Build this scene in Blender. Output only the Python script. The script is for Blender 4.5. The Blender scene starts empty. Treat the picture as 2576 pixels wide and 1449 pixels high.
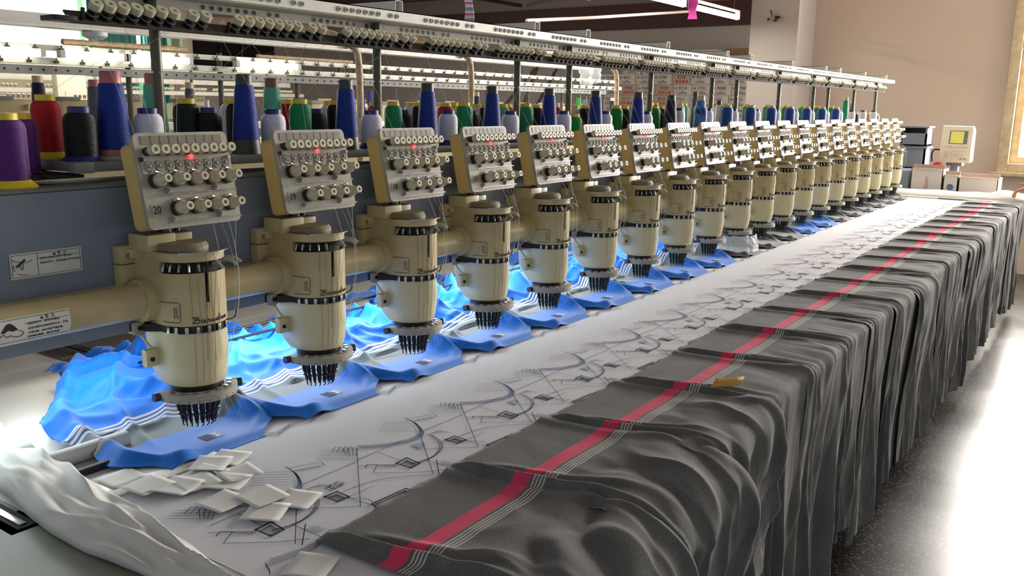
import bpy, bmesh, math, random
from mathutils import Vector, Matrix
from math import sin, cos, pi, radians, sqrt, atan2, exp
SC = bpy.context.scene
COL = SC.collection
random.seed(7)
# ---------------------------------------------------------------- camera
YAW, PIT, ROLL, FL = radians(34.60292184), radians(11.71283436), radians(0.82763567), 2222.5
CAMP = Vector((0, 0, 1.5))
fw = Vector((cos(YAW)*cos(PIT), sin(YAW)*cos(PIT), -sin(PIT)))
r0 = Vector((sin(YAW), -cos(YAW), 0)); u0 = r0.cross(fw)
rt = r0*cos(ROLL)+u0*sin(ROLL); up = u0*cos(ROLL)-r0*sin(ROLL)
cd = bpy.data.cameras.new('camera'); cam = bpy.data.objects.new('camera', cd); COL.objects.link(cam)
cam.matrix_world = Matrix(((rt.x, up.x, -fw.x, 0), (rt.y, up.y, -fw.y, 0), (rt.z, up.z, -fw.z, 1.5), (0, 0, 0, 1)))
cd.sensor_width = 36; cd.lens = FL/2576*36; cd.clip_start = .02; cd.clip_end = 80
SC.camera = cam

def at(px, py, **k):
    d = fw+rt*((px-1288)/FL)-up*((py-724.5)/FL)
    a, v = list(k.items())[0]; i = 'xyz'.index(a)
    return CAMP+d*((v-CAMP[i])/d[i])
# ---------------------------------------------------------------- light
SC.view_settings.view_transform = 'Standard'; SC.view_settings.look = 'None'
SC.view_settings.gamma = 1; SC.view_settings.exposure = 0.0; SC.view_settings.use_curve_mapping = False
w = bpy.data.worlds.new('world'); SC.world = w; w.use_nodes = True
w.node_tree.nodes['Background'].inputs[0].default_value = (0.86, .93, 1, 1)
w.node_tree.nodes['Background'].inputs[1].default_value = 0.5
def area(name, loc, size, sizey, power, col, aim):
    l = bpy.data.lights.new(name, 'AREA'); l.shape = 'RECTANGLE'; l.size = size; l.size_y = sizey
    l.energy = power; l.color = col
    o = bpy.data.objects.new(name, l); COL.objects.link(o); o.location = loc
    o.rotation_euler = (Vector(aim)-Vector(loc)).to_track_quat('-Z', 'Y').to_euler()
    return o
# daylight outside the windows of the end wall and of the far side wall
area('window_or_fill_light', (9.95, -.35, 2.35), 2.9, 3.0, 980, (1, .97, .93), (0, -.35, 1.6))
area('window_or_fill_light', (7.6, 13.35, 2.55), 3.2, 1.5, 330, (1, .98, .92), (7.6, 0, 2.0))
area('window_or_fill_light', (8.45, -3.50, 2.6), 1.9, 2.1, 125, (1, .94, .88), (9.4, 1.4, 1.8))  # unseen fill light added at the right to brighten the end wall
# ---------------------------------------------------------------- materials
def srgb(r, g, b):
    f = lambda c: (c/255/12.92) if c/255 <= .04045 else ((c/255+.055)/1.055)**2.4
    return (f(r), f(g), f(b), 1)
def mat(name, c, rough=.5, metal=0, bump=0, bscale=40, var=0, vscale=6, c2=None, spec=None, emit=0, sheen=0, coat=0, alpha=1, trans=0, stretch=None):
    m = bpy.data.materials.new(name); m.use_nodes = True
    nt = m.node_tree; p = nt.nodes['Principled BSDF']
    if len(c) == 3: c = srgb(*c)
    p.inputs['Base Color'].default_value = c
    p.inputs['Roughness'].default_value = rough; p.inputs['Metallic'].default_value = metal
    if spec is not None: p.inputs['Specular IOR Level'].default_value = spec
    if emit: p.inputs['Emission Color'].default_value = c; p.inputs['Emission Strength'].default_value = emit
    if sheen: p.inputs['Sheen Weight'].default_value = sheen
    if coat: p.inputs['Coat Weight'].default_value = coat
    if trans: p.inputs['Transmission Weight'].default_value = trans
    if alpha < 1: p.inputs['Alpha'].default_value = alpha
    if var or bump:
        tc = nt.nodes.new('ShaderNodeTexCoord'); src = tc.outputs['Object']
        if stretch:
            mp = nt.nodes.new('ShaderNodeMapping'); mp.inputs['Scale'].default_value = stretch
            nt.links.new(src, mp.inputs[0]); src = mp.outputs[0]
    if var:
        n = nt.nodes.new('ShaderNodeTexNoise'); n.inputs['Scale'].default_value = vscale; n.inputs['Detail'].default_value = 6; n.inputs['Roughness'].default_value = .65
        nt.links.new(src, n.inputs['Vector'])
        rp = nt.nodes.new('ShaderNodeValToRGB'); rp.color_ramp.elements[0].position = .35; rp.color_ramp.elements[1].position = .68
        cc = srgb(*c2) if c2 else tuple(x*.6 for x in c[:3])+(1,)
        rp.color_ramp.elements[1].color = tuple(c[i]*(1-var)+cc[i]*var for i in range(3))+(1,)
        rp.color_ramp.elements[0].color = c
        nt.links.new(n.outputs[0], rp.inputs[0]); nt.links.new(rp.outputs[0], p.inputs['Base Color'])
    if bump:
        n = nt.nodes.new('ShaderNodeTexNoise'); n.inputs['Scale'].default_value = bscale; n.inputs['Detail'].default_value = 4
        nt.links.new(src, n.inputs['Vector'])
        b = nt.nodes.new('ShaderNodeBump'); b.inputs['Strength'].default_value = bump; b.inputs['Distance'].default_value = .002
        nt.links.new(n.outputs[0], b.inputs['Height']); nt.links.new(b.outputs[0], p.inputs['Normal'])
    return m
M = {}
M['cream'] = mat('cream_enamel', (194, 180, 136), .38, var=.6, vscale=9, c2=(150, 134, 94), bump=.05)
M['cream_clean'] = mat('cream_enamel_clean', (204, 196, 158), .38, var=.3, vscale=8, c2=(190, 180, 140))
M['dusty'] = mat('dusty_enamel', (128, 118, 92), .6, var=.5, vscale=30, c2=(98, 90, 70))
M['yellowed'] = mat('yellowed_plastic', (216, 188, 118), .45, var=.3, vscale=7, c2=(190, 160, 95))
M['face'] = mat('grey_white_faceplate', (176, 170, 154), .5, var=.6, vscale=30, c2=(140, 134, 118), bump=.1, bscale=90)
M['strip'] = mat('taupe_label_strip', (128, 122, 104), .5, var=.4, vscale=60, c2=(98, 92, 78))
M['knob'] = mat('cream_knob', (202, 196, 170), .45, var=.3, vscale=30, c2=(170, 160, 130))
M['knob_old'] = mat('yellow_brown_knob', (150, 122, 80), .5)
M['steel'] = mat('steel', (190, 190, 188), .28, 1)
M['dsteel'] = mat('dark_steel', (84, 80, 74), .35, 1)
M['black'] = mat('black_metal', (22, 21, 20), .42, .3)
M['dark'] = mat('dark_recess', (14, 12, 11), .8)
M['disc'] = mat('pale_metal_disc', (150, 146, 132), .55)
M['led'] = mat('red_led', (255, 30, 40), .3, emit=14)
M['beam'] = mat('blue_grey_enamel', (128, 136, 150), .42, var=.45, vscale=5, c2=(92, 98, 110), bump=.05)
M['white_rail'] = mat('white_rail_paint', (222, 220, 208), .4, var=.25, vscale=12, c2=(180, 174, 155))
M['shelf'] = mat('grey_shelf_paint', (120, 122, 118), .5, var=.4, vscale=20, c2=(84, 86, 84))
M['post'] = mat('worn_green_post', (74, 82, 74), .4, .4, var=.7, vscale=40, c2=(110, 90, 62))
M['pipe'] = mat('rust_flecked_cream_pipe', (205, 186, 150), .5, var=.7, vscale=50, c2=(140, 92, 56))
M['table'] = mat('white_table_laminate', (214, 214, 206), .35, var=.15, vscale=3, c2=(188, 186, 176))
M['sheet'] = mat('grey_white_interlining', (206, 208, 214), .85, bump=.35, bscale=55, var=.22, vscale=25, c2=(182, 180, 182), stretch=(1, 9, 1))
M['paper'] = mat('white_backing_paper', (204, 205, 200), .8, bump=.3, bscale=22)
M['plate'] = mat('grey_green_plate', (140, 144, 128), .45, var=.3, vscale=5, c2=(116, 120, 104))
M['navy_thread'] = mat('navy_stitching', (34, 38, 76), .8)
M['blue_thread'] = mat('slate_blue_stitching', (84, 108, 160), .8)
M['pale_thread'] = mat('pale_blue_stitching', (150, 176, 186), .8)
M['black_thread'] = mat('black_stitching', (34, 32, 36), .8)
M['brown'] = mat('dark_wood', (78, 70, 62), .6, var=.5, vscale=15, c2=(50, 44, 38))
M['wall_end'] = mat('beige_wall_paint', (206, 190, 172), .8, var=.15, vscale=1.2, c2=(190, 172, 152), bump=.05)
M['wall_grey'] = mat('grey_wall_paint', (176, 168, 162), .85, var=.15, vscale=1.5, c2=(158, 150, 144))
M['wall_white'] = mat('cream_wall_paint', (236, 228, 200), .8)
M['ceiling'] = mat('dark_red_ceiling', (150, 58, 48), .6, var=.4, vscale=1.5, c2=(100, 42, 36))
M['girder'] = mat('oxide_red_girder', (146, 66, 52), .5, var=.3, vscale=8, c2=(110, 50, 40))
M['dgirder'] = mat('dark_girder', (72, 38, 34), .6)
M['frame'] = mat('window_frame_paint', (214, 196, 158), .5, var=.5, vscale=14, c2=(150, 126, 92))
M['curtain'] = mat('teal_curtain', (96, 178, 168), .8, var=.3, vscale=14, c2=(60, 140, 136))
M['lamp'] = mat('lit_tube', (255, 240, 206), .4, emit=12)
M['lamp_cool'] = mat('cool_lit_tube', (236, 248, 255), .4, emit=9)
M['lamp_cream'] = mat('rack_lit_tube', (255, 252, 232), .4, emit=5)
M['print_black'] = mat('black_print', (28, 26, 30), .7)
M['print_grey'] = mat('faded_marker', (96, 92, 96), .8)
M['print_red'] = mat('red_print', (178, 84, 72), .8)
M['sticker'] = mat('sticker_white', (206, 206, 196), .5)
M['box'] = mat('white_carton', (202, 196, 190), .8, var=.25, vscale=8, c2=(180, 170, 160))
M['box_pink'] = mat('pinkish_carton', (186, 162, 148), .8, var=.3, vscale=8, c2=(168, 140, 124))
M['boxside'] = mat('carton_side', (98, 90, 82), .85)
M['cardboard'] = mat('brown_cardboard', (136, 108, 80), .85)
M['ctrl'] = mat('control_box_plastic', (220, 212, 190), .45)
M['lcd'] = mat('yellow_lcd', (196, 190, 96), .3, emit=.35)
M['greybin'] = mat('grey_plastic_bin', (118, 124, 138), .4, var=.2, vscale=9, c2=(90, 94, 106))
M['red_cloth'] = mat('red_cloth', (190, 26, 32), .8)
M['magenta'] = mat('magenta_ribbon', (196, 60, 150), .7)
M['skin'] = mat('skin', (212, 150, 118), .5)
M['gold'] = mat('yellow_card', (198, 152, 68), .6)
M['teal_pvc'] = mat('white_conduit', (150, 138, 132), .5)
M['film'] = mat('clear_plastic_film', (232, 238, 240), .12, alpha=.35)
M['strand'] = mat('white_thread', (190, 190, 184), .7)

def terrazzo():
    m = mat('terrazzo', (96, 94, 88), .22); nt = m.node_tree; p = nt.nodes['Principled BSDF']
    tc = nt.nodes.new('ShaderNodeTexCoord')
    v = nt.nodes.new('ShaderNodeTexVoronoi'); v.inputs['Scale'].default_value = 75; nt.links.new(tc.outputs['Object'], v.inputs['Vector'])
    rp = nt.nodes.new('ShaderNodeValToRGB'); e = rp.color_ramp.elements
    e[0].position = .12; e[0].color = srgb(112, 108, 100); e[1].position = .42; e[1].color = srgb(38, 36, 33)
    nt.links.new(v.outputs['Distance'], rp.inputs[0])
    n = nt.nodes.new('ShaderNodeTexNoise'); n.inputs['Scale'].default_value = 1.6; n.inputs['Detail'].default_value = 5; nt.links.new(tc.outputs['Object'], n.inputs['Vector'])
    mx = nt.nodes.new('ShaderNodeMixRGB'); mx.blend_type = 'MULTIPLY'; mx.inputs[0].default_value = .7
    r2 = nt.nodes.new('ShaderNodeValToRGB'); r2.color_ramp.elements[0].position = .3; r2.color_ramp.elements[0].color = (.45, .44, .42, 1); r2.color_ramp.elements[1].position = .7
    nt.links.new(n.outputs[0], r2.inputs[0]); nt.links.new(rp.outputs[0], mx.inputs[1]); nt.links.new(r2.outputs[0], mx.inputs[2])
    nt.links.new(mx.outputs[0], p.inputs['Base Color'])
    r3 = nt.nodes.new('ShaderNodeMapRange'); r3.inputs[3].default_value = .16; r3.inputs[4].default_value = .36
    nt.links.new(n.outputs[0], r3.inputs[0]); nt.links.new(r3.outputs[0], p.inputs['Roughness'])
    return m
M['floor'] = terrazzo()

def striped(name, base, bands, rough=.9, sheen=.3, grain=.35, back=None):
    """cloth coloured by its V coordinate (metres of cloth): bands = [(v0, v1, colour)]"""
    m = bpy.data.materials.new(name); m.use_nodes = True; nt = m.node_tree; p = nt.nodes['Principled BSDF']
    p.inputs['Roughness'].default_value = rough; p.inputs['Sheen Weight'].default_value = sheen; p.inputs['Specular IOR Level'].default_value = .25
    uv = nt.nodes.new('ShaderNodeUVMap'); sp = nt.nodes.new('ShaderNodeSeparateXYZ'); nt.links.new(uv.outputs[0], sp.inputs[0])
    n = nt.nodes.new('ShaderNodeTexNoise'); n.inputs['Scale'].default_value = 260; n.inputs['Detail'].default_value = 3
    tc = nt.nodes.new('ShaderNodeTexCoord'); nt.links.new(tc.outputs['Object'], n.inputs['Vector'])
    n2 = nt.nodes.new('ShaderNodeTexNoise'); n2.inputs['Scale'].default_value = 14; n2.inputs['Detail'].default_value = 4; nt.links.new(tc.outputs['Object'], n2.inputs['Vector'])
    ad = nt.nodes.new('ShaderNodeMath'); ad.operation = 'ADD'; nt.links.new(n.outputs[0], ad.inputs[0]); nt.links.new(n2.outputs[0], ad.inputs[1])
    mr = nt.nodes.new('ShaderNodeMapRange'); mr.inputs[1].default_value = .6; mr.inputs[2].default_value = 1.4
    mr.inputs[3].default_value = 1-grain; mr.inputs[4].default_value = 1+grain; nt.links.new(ad.outputs[0], mr.inputs[0])
    rgb = nt.nodes.new('ShaderNodeRGB'); rgb.outputs[0].default_value = srgb(*base)
    vm = nt.nodes.new('ShaderNodeVectorMath'); vm.operation = 'SCALE'; nt.links.new(rgb.outputs[0], vm.inputs[0]); nt.links.new(mr.outputs[0], vm.inputs['Scale'])
    cur = vm.outputs[0]
    for v0, v1, c in bands:
        a = nt.nodes.new('ShaderNodeMath'); a.operation = 'GREATER_THAN'; a.inputs[1].default_value = v0
        b = nt.nodes.new('ShaderNodeMath'); b.operation = 'LESS_THAN'; b.inputs[1].default_value = v1
        g = nt.nodes.new('ShaderNodeMath'); g.operation = 'MULTIPLY'
        nt.links.new(sp.outputs[1], a.inputs[0]); nt.links.new(sp.outputs[1], b.inputs[0])
        nt.links.new(a.outputs[0], g.inputs[0]); nt.links.new(b.outputs[0], g.inputs[1])
        mx = nt.nodes.new('ShaderNodeMixRGB'); nt.links.new(g.outputs[0], mx.inputs[0]); nt.links.new(cur, mx.inputs[1]); mx.inputs[2].default_value = srgb(*c)
        cur = mx.outputs[0]
    nt.links.new(cur, p.inputs['Base Color'])
    b = nt.nodes.new('ShaderNodeBump'); b.inputs['Strength'].default_value = .25; b.inputs['Distance'].default_value = .001
    nt.links.new(n.outputs[0], b.inputs['Height']); nt.links.new(b.outputs[0], p.inputs['Normal'])
    return m
W4 = (184, 182, 176)
M['greycloth'] = striped('charcoal_jersey', (94, 94, 92), [(.133, .165, (206, 62, 96))]+[(.1715+i*.0066, .1745+i*.0066, W4) for i in range(4)], sheen=.1)
def shirt(name, base, dk):
    g = (122, 128, 132)
    return striped(name, base, [(.145, .215, dk)]+[(.2155+i*.011, .2215+i*.011, (170, 178, 198)) for i in range(4)]+[(.2215+i*.011, .2265+i*.011, (60, 72, 110)) for i in range(3)], rough=.6, sheen=.15, grain=.1)
M['blueshirt'] = shirt('bright_blue_jersey', (8, 102, 196), (84, 92, 96))
M['navyshirt'] = striped('dark_navy_jersey', (26, 27, 40), [], rough=.7, grain=.2)

def thread_mat(name, c, sheen=.2, rough=.46):
    m = mat(name, c, rough, spec=.35); nt = m.node_tree; p = nt.nodes['Principled BSDF']
    tc = nt.nodes.new('ShaderNodeTexCoord'); wv = nt.nodes.new('ShaderNodeTexWave'); wv.bands_direction = 'Z'
    wv.inputs['Scale'].default_value = 140; wv.inputs['Distortion'].default_value = 4; wv.inputs['Detail'].default_value = 2
    nt.links.new(tc.outputs['Object'], wv.inputs['Vector'])
    b = nt.nodes.new('ShaderNodeBump'); b.inputs['Strength'].default_value = .5; b.inputs['Distance'].default_value = .001
    nt.links.new(wv.outputs['Fac'], b.inputs['Height']); nt.links.new(b.outputs[0], p.inputs['Normal'])
    return m
TC = {'blue': (14, 48, 138), 'royal blue': (22, 68, 150), 'light blue': (66, 118, 190), 'red': (176, 24, 30), 'black': (16, 16, 20), 'dark green': (20, 44, 36),
      'green': (30, 146, 96), 'teal': (92, 186, 158), 'white': (214, 216, 232), 'purple': (88, 34, 116), 'yellow': (226, 178, 36), 'grey': (92, 92, 96),
      'navy': (24, 28, 56), 'orange': (206, 120, 84), 'bright green': (20, 136, 52)}
for k, c in TC.items(): M['t_'+k] = thread_mat('thread_'+k.replace(' ', '_'), c)
CC = {'yellow': (226, 200, 44), 'navy': (36, 38, 110), 'dark grey': (52, 52, 52), 'pink': (176, 96, 96), 'brown': (122, 88, 74), 'beige': (190, 172, 140), 'white': (216, 216, 210)}
for k, c in CC.items(): M['c_'+k] = mat('cap_'+k.replace(' ', '_'), c, .45)

# ---------------------------------------------------------------- mesh helpers
class MB:
    def __init__(s): s.v = []; s.f = []; s.uv = None
    def add(s, vs, fs):
        n = len(s.v); s.v += [tuple(v) for v in vs]; s.f += [tuple(i+n for i in f) for f in fs]; return s
    def box(s, x0, x1, y0, y1, z0, z1, b=0):
        if b <= 0:
            return s.add([(x, y, z) for x in (x0, x1) for y in (y0, y1) for z in (z0, z1)], [(0, 1, 3, 2), (4, 6, 7, 5), (0, 4, 5, 1), (2, 3, 7, 6), (0, 2, 6, 4), (1, 5, 7, 3)])
        bm = bmesh.new(); bmesh.ops.create_cube(bm, size=1)
        for v in bm.verts: v.co = ((x0+x1)/2+v.co.x*(x1-x0), (y0+y1)/2+v.co.y*(y1-y0), (z0+z1)/2+v.co.z*(z1-z0))
        bmesh.ops.bevel(bm, geom=bm.edges[:]+bm.verts[:], offset=b, segments=2, profile=.6, affect='EDGES')
        return s.bm(bm)
    def bm(s, bm):
        bm.verts.index_update(); vs = [v.co[:] for v in bm.verts]; fs = [[v.index for v in f.verts] for f in bm.faces]; bm.free(); return s.add(vs, fs)
    def lathe(s, prof, n=20, M4=None, caps=True):
        """prof = [(r, z)] about local z"""
        vs = []; fs = []
        for r, z in prof:
            for i in range(n):
                a = 2*pi*i/n; vs.append(Vector((r*cos(a), r*sin(a), z)))
        for j in range(len(prof)-1):
            for i in range(n):
                k = (i+1) % n; fs.append((j*n+i, j*n+k, (j+1)*n+k, (j+1)*n+i))
        if caps:
            if prof[0][0] > 1e-5: fs.append(tuple(reversed(range(n))))
            if prof[-1][0] > 1e-5: fs.append(tuple((len(prof)-1)*n+i for i in range(n)))
        if M4 is not None: vs = [M4 @ v for v in vs]
        return s.add(vs, fs)
    def cyl(s, a, b, r, n=12, r2=None):
        a, b = Vector(a), Vector(b); q = (b-a).to_track_quat('Z', 'Y').to_matrix().to_4x4()
        return s.lathe([(r, 0), (r if r2 is None else r2, (b-a).length)], n, Matrix.Translation(a) @ q)
    def tube(s, pts, r, n=6, closed=False):
        pts = [Vector(p) for p in pts]; m = len(pts); vs = []; fs = []
        prev = None
        for i, p in enumerate(pts):
            t = (pts[min(i+1, m-1)]-pts[max(i-1, 0)])
            if t.length < 1e-9: t = Vector((0, 0, 1))
            t.normalize()
            if prev is None: nrm = t.orthogonal().normalized()
            else:
                nrm = prev-t*prev.dot(t)
                nrm = nrm.normalized() if nrm.length > 1e-6 else t.orthogonal().normalized()
            prev = nrm; bi = t.cross(nrm)
            rr = r[i] if isinstance(r, (list, tuple)) else r
            for k in range(n):
                a = 2*pi*k/n; vs.append(p+nrm*(rr*cos(a))+bi*(rr*sin(a)))
        for i in range(m-1):
            for k in range(n):
                l = (k+1) % n; fs.append((i*n+k, i*n+l, (i+1)*n+l, (i+1)*n+k))
        fs.append(tuple(reversed(range(n)))); fs.append(tuple((m-1)*n+k for k in range(n)))
        return s.add(vs, fs)
    def prism(s, poly, z0, z1, M4=None):
        n = len(poly); vs = [Vector((x, y, z0)) for x, y in poly]+[Vector((x, y, z1)) for x, y in poly]
        fs = [tuple(reversed(range(n))), tuple(range(n, 2*n))]+[(i, (i+1) % n, n+(i+1) % n, n+i) for i in range(n)]
        if M4 is not None: vs = [M4 @ v for v in vs]
        return s.add(vs, fs)
    def mesh(s, name, m, smooth=35):
        me = bpy.data.meshes.new(name); me.from_pydata(s.v, [], s.f); me.materials.append(M[m] if isinstance(m, str) else m)
        bm = bmesh.new(); bm.from_mesh(me); bmesh.ops.recalc_face_normals(bm, faces=bm.faces[:]); bm.to_mesh(me); bm.free()
        if smooth:
            for p in me.polygons: p.use_smooth = True
            if smooth < 180: me.set_sharp_from_angle(angle=radians(smooth))
        return me
    def obj(s, name, m, parent=None, smooth=35, loc=None):
        return link(name, s.mesh(name, m, smooth), parent, loc)
def link(name, me, parent=None, loc=None):
    o = bpy.data.objects.new(name, me); COL.objects.link(o)
    if parent: o.parent = parent
    if loc: o.location = loc
    return o
def tag(o, label, cat, group=None, kind=None):
    o['label'] = label; o['category'] = cat
    if group: o['group'] = group
    if kind: o['kind'] = kind
    return o
def thing(name, loc, label, cat, group=None):
    o = bpy.data.objects.new(name, None); COL.objects.link(o); o.location = loc; o.empty_display_size = .02
    return tag(o, label, cat, group)
def struct(o): o['kind'] = 'structure'; return o
KIDS = {}
def copy_tree(o, parent=None):
    c = o.copy(); COL.objects.link(c)
    if parent: c.parent = parent
    for ch in KIDS.get(o.name) or list(o.children): copy_tree(ch, c)
    return c
ORD = ['', 'first', 'second', 'third', 'fourth', 'fifth', 'sixth', 'seventh', 'eighth', 'ninth', 'tenth', 'eleventh', 'twelfth', 'thirteenth', 'fourteenth', 'fifteenth', 'sixteenth', 'seventeenth', 'eighteenth', 'nineteenth', 'twentieth']
def headref(k):
    if k == 0: return 'the nearest embroidery unit'
    if k == 19: return 'the farthest embroidery unit'
    if k < 10: return 'the %s unit from the camera' % ORD[k+1]
    return 'the %s unit from the far end' % ORD[20-k]
import re
def short(t):
    if len(t.split()) > 16: t = t.replace('thread ', '')
    if len(t.split()) > 16: t = t.replace(' with a ', ', ')
    if len(t.split()) > 16: t = t.replace('from the camera', '').strip()
    if len(t.split()) > 16: t = t.replace('partly ', '').replace('half ', '').replace(' the ', ' ')
    return ' '.join(t.split())
def relab(t):
    t = re.sub(r'between heads (\d+) and (\d+)', lambda m: 'between the %s and %s units from the camera' % (ORD[21-int(m[1])], ORD[21-int(m[2])]), t)
    t = re.sub(r'(one|two) heads? past head 15', lambda m: 'behind the %s unit from the camera' % ('seventh' if m[1] == 'one' else 'eighth'), t)
    t = re.sub(r'[Hh]ead (\d+)', lambda m: 'the nearest unit' if m[1] == '20' else 'the %s unit from the camera' % ORD[21-int(m[1])], t)
    return short(t)
def text_mb(txt, size, shear=0, ext=.0004, align='CENTER'):
    c = bpy.data.curves.new('t', 'FONT'); c.body = txt; c.size = size; c.extrude = ext; c.shear = shear; c.align_x = align; c.align_y = 'CENTER'; c.resolution_u = 2
    o = bpy.data.objects.new('t', c); me = bpy.data.meshes.new_from_object(o)
    b = MB(); b.add([v.co[:] for v in me.vertices], [tuple(p.vertices) for p in me.polygons])
    bpy.data.objects.remove(o); bpy.data.curves.remove(c); bpy.data.meshes.remove(me)
    return b
def xf(b, M4):
    b.v = [tuple(M4 @ Vector(v)) for v in b.v]; return b
def frame4(o, x, y):
    x = Vector(x).normalized(); y = Vector(y).normalized(); z = x.cross(y).normalized()
    return Matrix(((x.x, y.x, z.x, o[0]), (x.y, y.y, z.y, o[1]), (x.z, y.z, z.z, o[2]), (0, 0, 0, 1)))
def cat(pts, n=6):
    """Catmull-Rom through points"""
    P = [Vector(p) for p in pts]; P = [P[0]*2-P[1]]+P+[P[-1]*2-P[-2]]; out = []
    for i in range(1, len(P)-2):
        for j in range(n):
            t = j/n; a, b, c, d = P[i-1:i+3]
            out.append(.5*((2*b)+(c-a)*t+(2*a-5*b+4*c-d)*t*t+(3*b-a-3*c+d)*t**3))
    out.append(P[-2]); return out
from mathutils import noise as _ns
def ridge(x, y, z=0):
    a = 1-min(1, abs(_ns.noise(Vector((x, y, z))))*2.6); return a*a
def ns(x, y, z=0): return _ns.noise(Vector((x, y, z)))
def grid_obj(name, fn, nu, nv, m, parent=None, thick=.0015, uv=None):
    vs = []; uvs = []
    for j in range(nv+1):
        for i in range(nu+1):
            p, q = fn(i/nu, j/nv); vs.append(p); uvs.append(q)
    fs = [(j*(nu+1)+i, j*(nu+1)+i+1, (j+1)*(nu+1)+i+1, (j+1)*(nu+1)+i) for j in range(nv) for i in range(nu)]
    me = bpy.data.meshes.new(name); me.from_pydata([tuple(v) for v in vs], [], fs); me.materials.append(M[m])
    ul = me.uv_layers.new(name='UVMap')
    for p in me.polygons:
        p.use_smooth = True
        for li in p.loop_indices: ul.data[li].uv = uvs[me.loops[li].vertex_index]
    o = link(name, me, parent)
    if thick:
        md = o.modifiers.new('thickness', 'SOLIDIFY'); md.thickness = thick; md.offset = 0
    return o
def smoothstep(a, b, x):
    t = min(1, max(0, (x-a)/(b-a))) if a != b else float(x > a); return t*t*(3-2*t)

TZ = .83
PITCH = .33
X0 = 1.047
HY = 1.495
# ================================================================ SETTING
struct(MB().box(-2.5, 16, -7, 14, -.05, 0).obj('floor', 'floor'))
b = MB(); b.box(9.5, 9.8, -7, -1.75, 0, 4.2); b.box(9.5, 9.8, 1.02, 2.83, 0, 4.2); b.box(9.5, 9.8, -1.75, 1.02, 0, .95); b.box(9.5, 9.8, -1.75, 1.02, 3.75, 4.2)
struct(b.obj('wall_end', 'wall_end', smooth=0))
struct(MB().box(8.96, 9.8, 2.83, 3.31, 0, 4.2).obj('trim_1', 'wall_grey', smooth=0))
struct(MB().box(13, 13.2, 2.0, 14, 0, 4.2).obj('wall_back', 'wall_grey', smooth=0))
b = MB(); b.box(-2.5, 6.2, 13, 13.2, 0, 4.2); b.box(9.1, 13.2, 13, 13.2, 0, 4.2); b.box(6.2, 9.1, 13, 13.2, 0, 1.9); b.box(6.2, 9.1, 13, 13.2, 3.2, 4.2)
struct(b.obj('wall_left', 'wall_white', smooth=0))
struct(MB().box(8.9, 13, 12.9, 13.0, 0, 4.2).obj('wall_left_panel', 'wall_grey', smooth=0))
struct(MB().box(-2.5, 16, 2.0, 14, 3.35, 3.45).obj('ceiling', 'ceiling', smooth=0))
struct(MB().box(-2.5, 9.6, -7, 2.0, 4.2, 4.3).obj('ceiling_right', 'wall_grey', smooth=0))
# end wall window
wf = MB()
wf.box(9.44, 9.62, .93, 1.02, .95, 3.75, .008); wf.box(9.445, 9.615, -1.66, .93, .95, 1.03, .006); wf.box(9.44, 9.62, -1.75, -1.66, .95, 3.75, .008)
wf.box(9.46, 9.60, -1.66, .93, 2.06, 2.16, .006)
win = struct(wf.obj('window_1', 'frame'))
wf = MB()
wf.box(9.52, 9.58, .862, .929, 1.031, 2.059, .004); wf.box(9.53, 9.57, -.42, -.35, 1.09, 2.05, .004); wf.box(9.525, 9.575, -1.655, .861, 1.031, 1.09, .004); wf.box(9.52, 9.58, .862, .929, 2.161, 3.74, .004)
wf.obj('window_sash', 'frame', win)
MB().box(9.40, 9.50, -1.8, 1.08, .915, .95, .006).obj('window_sill', 'frame', win)
b = MB().box(6.6, 7.4, -3.75, -3.55, 0, 4.2).box(7.4, 9.5, -3.75, -3.55, 0, 1.4).box(7.4, 9.5, -3.75, -3.55, 3.75, 4.2)
struct(b.obj('wall_right', 'wall_end', smooth=0))
struct(MB().box(7.4, 7.47, -3.72, -3.52, 1.4, 3.75, .006).box(9.43, 9.5, -3.72, -3.52, 1.4, 3.75, .006).box(7.47, 9.43, -3.70, -3.54, 1.4, 1.47, .006).box(7.47, 9.43, -3.70, -3.54, 3.68, 3.75, .006).obj('window_added', 'frame'))  # unseen window frame, added to go with the right-hand fill light
# left wall windows (seen between the racks)
struct(MB().box(7.44, 7.52, 12.92, 13.05, 1.9, 3.2).box(8.70, 8.78, 12.92, 13.05, 1.9, 3.2).box(6.2, 8.78, 12.92, 13.05, 3.1, 3.2).box(6.2, 8.78, 12.92, 13.05, 1.9, 1.98).obj('window_2', 'frame', smooth=0))
wd = struct(MB().box(9.3, 11.0, 12.84, 12.9, 1.75, 2.75).obj('window_3', 'dark', smooth=0))
b = MB()
for i in range(9): b.box(9.34, 10.96, 12.82, 12.84, 1.80+i*.105, 1.815+i*.105)
b.box(9.8, 9.85, 12.80, 12.84, 1.75, 2.75); b.obj('window_bar', 'dsteel', wd, 0)
MB().box(9.08, 9.28, 12.80, 12.9, 1.2, 3.0, .01).box(8.8, 8.9, 12.82, 12.9, 1.2, 3.0).obj('window_frame', 'wall_white', wd)
def curtain(x0, x1, label):
    def fn(u, v):
        x = x0+(x1-x0)*u
        return (x, 12.7+.05*sin(u*34+.6*sin(v*3))+.02*sin(u*71), 3.15-1.7*v), (u, v)
    o = grid_obj('curtain', fn, 90, 6, 'curtain', thick=.004); tag(o, label, 'curtain')
curtain(7.46, 8.22, 'wide teal curtain hanging at the left end of the far window')
curtain(8.30, 8.75, 'narrow teal curtain beside the dark louvred window')
M['sky'] = mat('bright_sky', (255, 252, 244), 1, emit=2.6)
o = MB().box(10.9, 10.95, -3.2, 2.4, .2, 5.2).obj('sky_backdrop', 'sky', smooth=0); struct(o)
o = MB().box(4.8, 10.4, 13.9, 13.95, 1.0, 4.4).obj('sky_backdrop', 'sky', smooth=0); struct(o)
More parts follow.
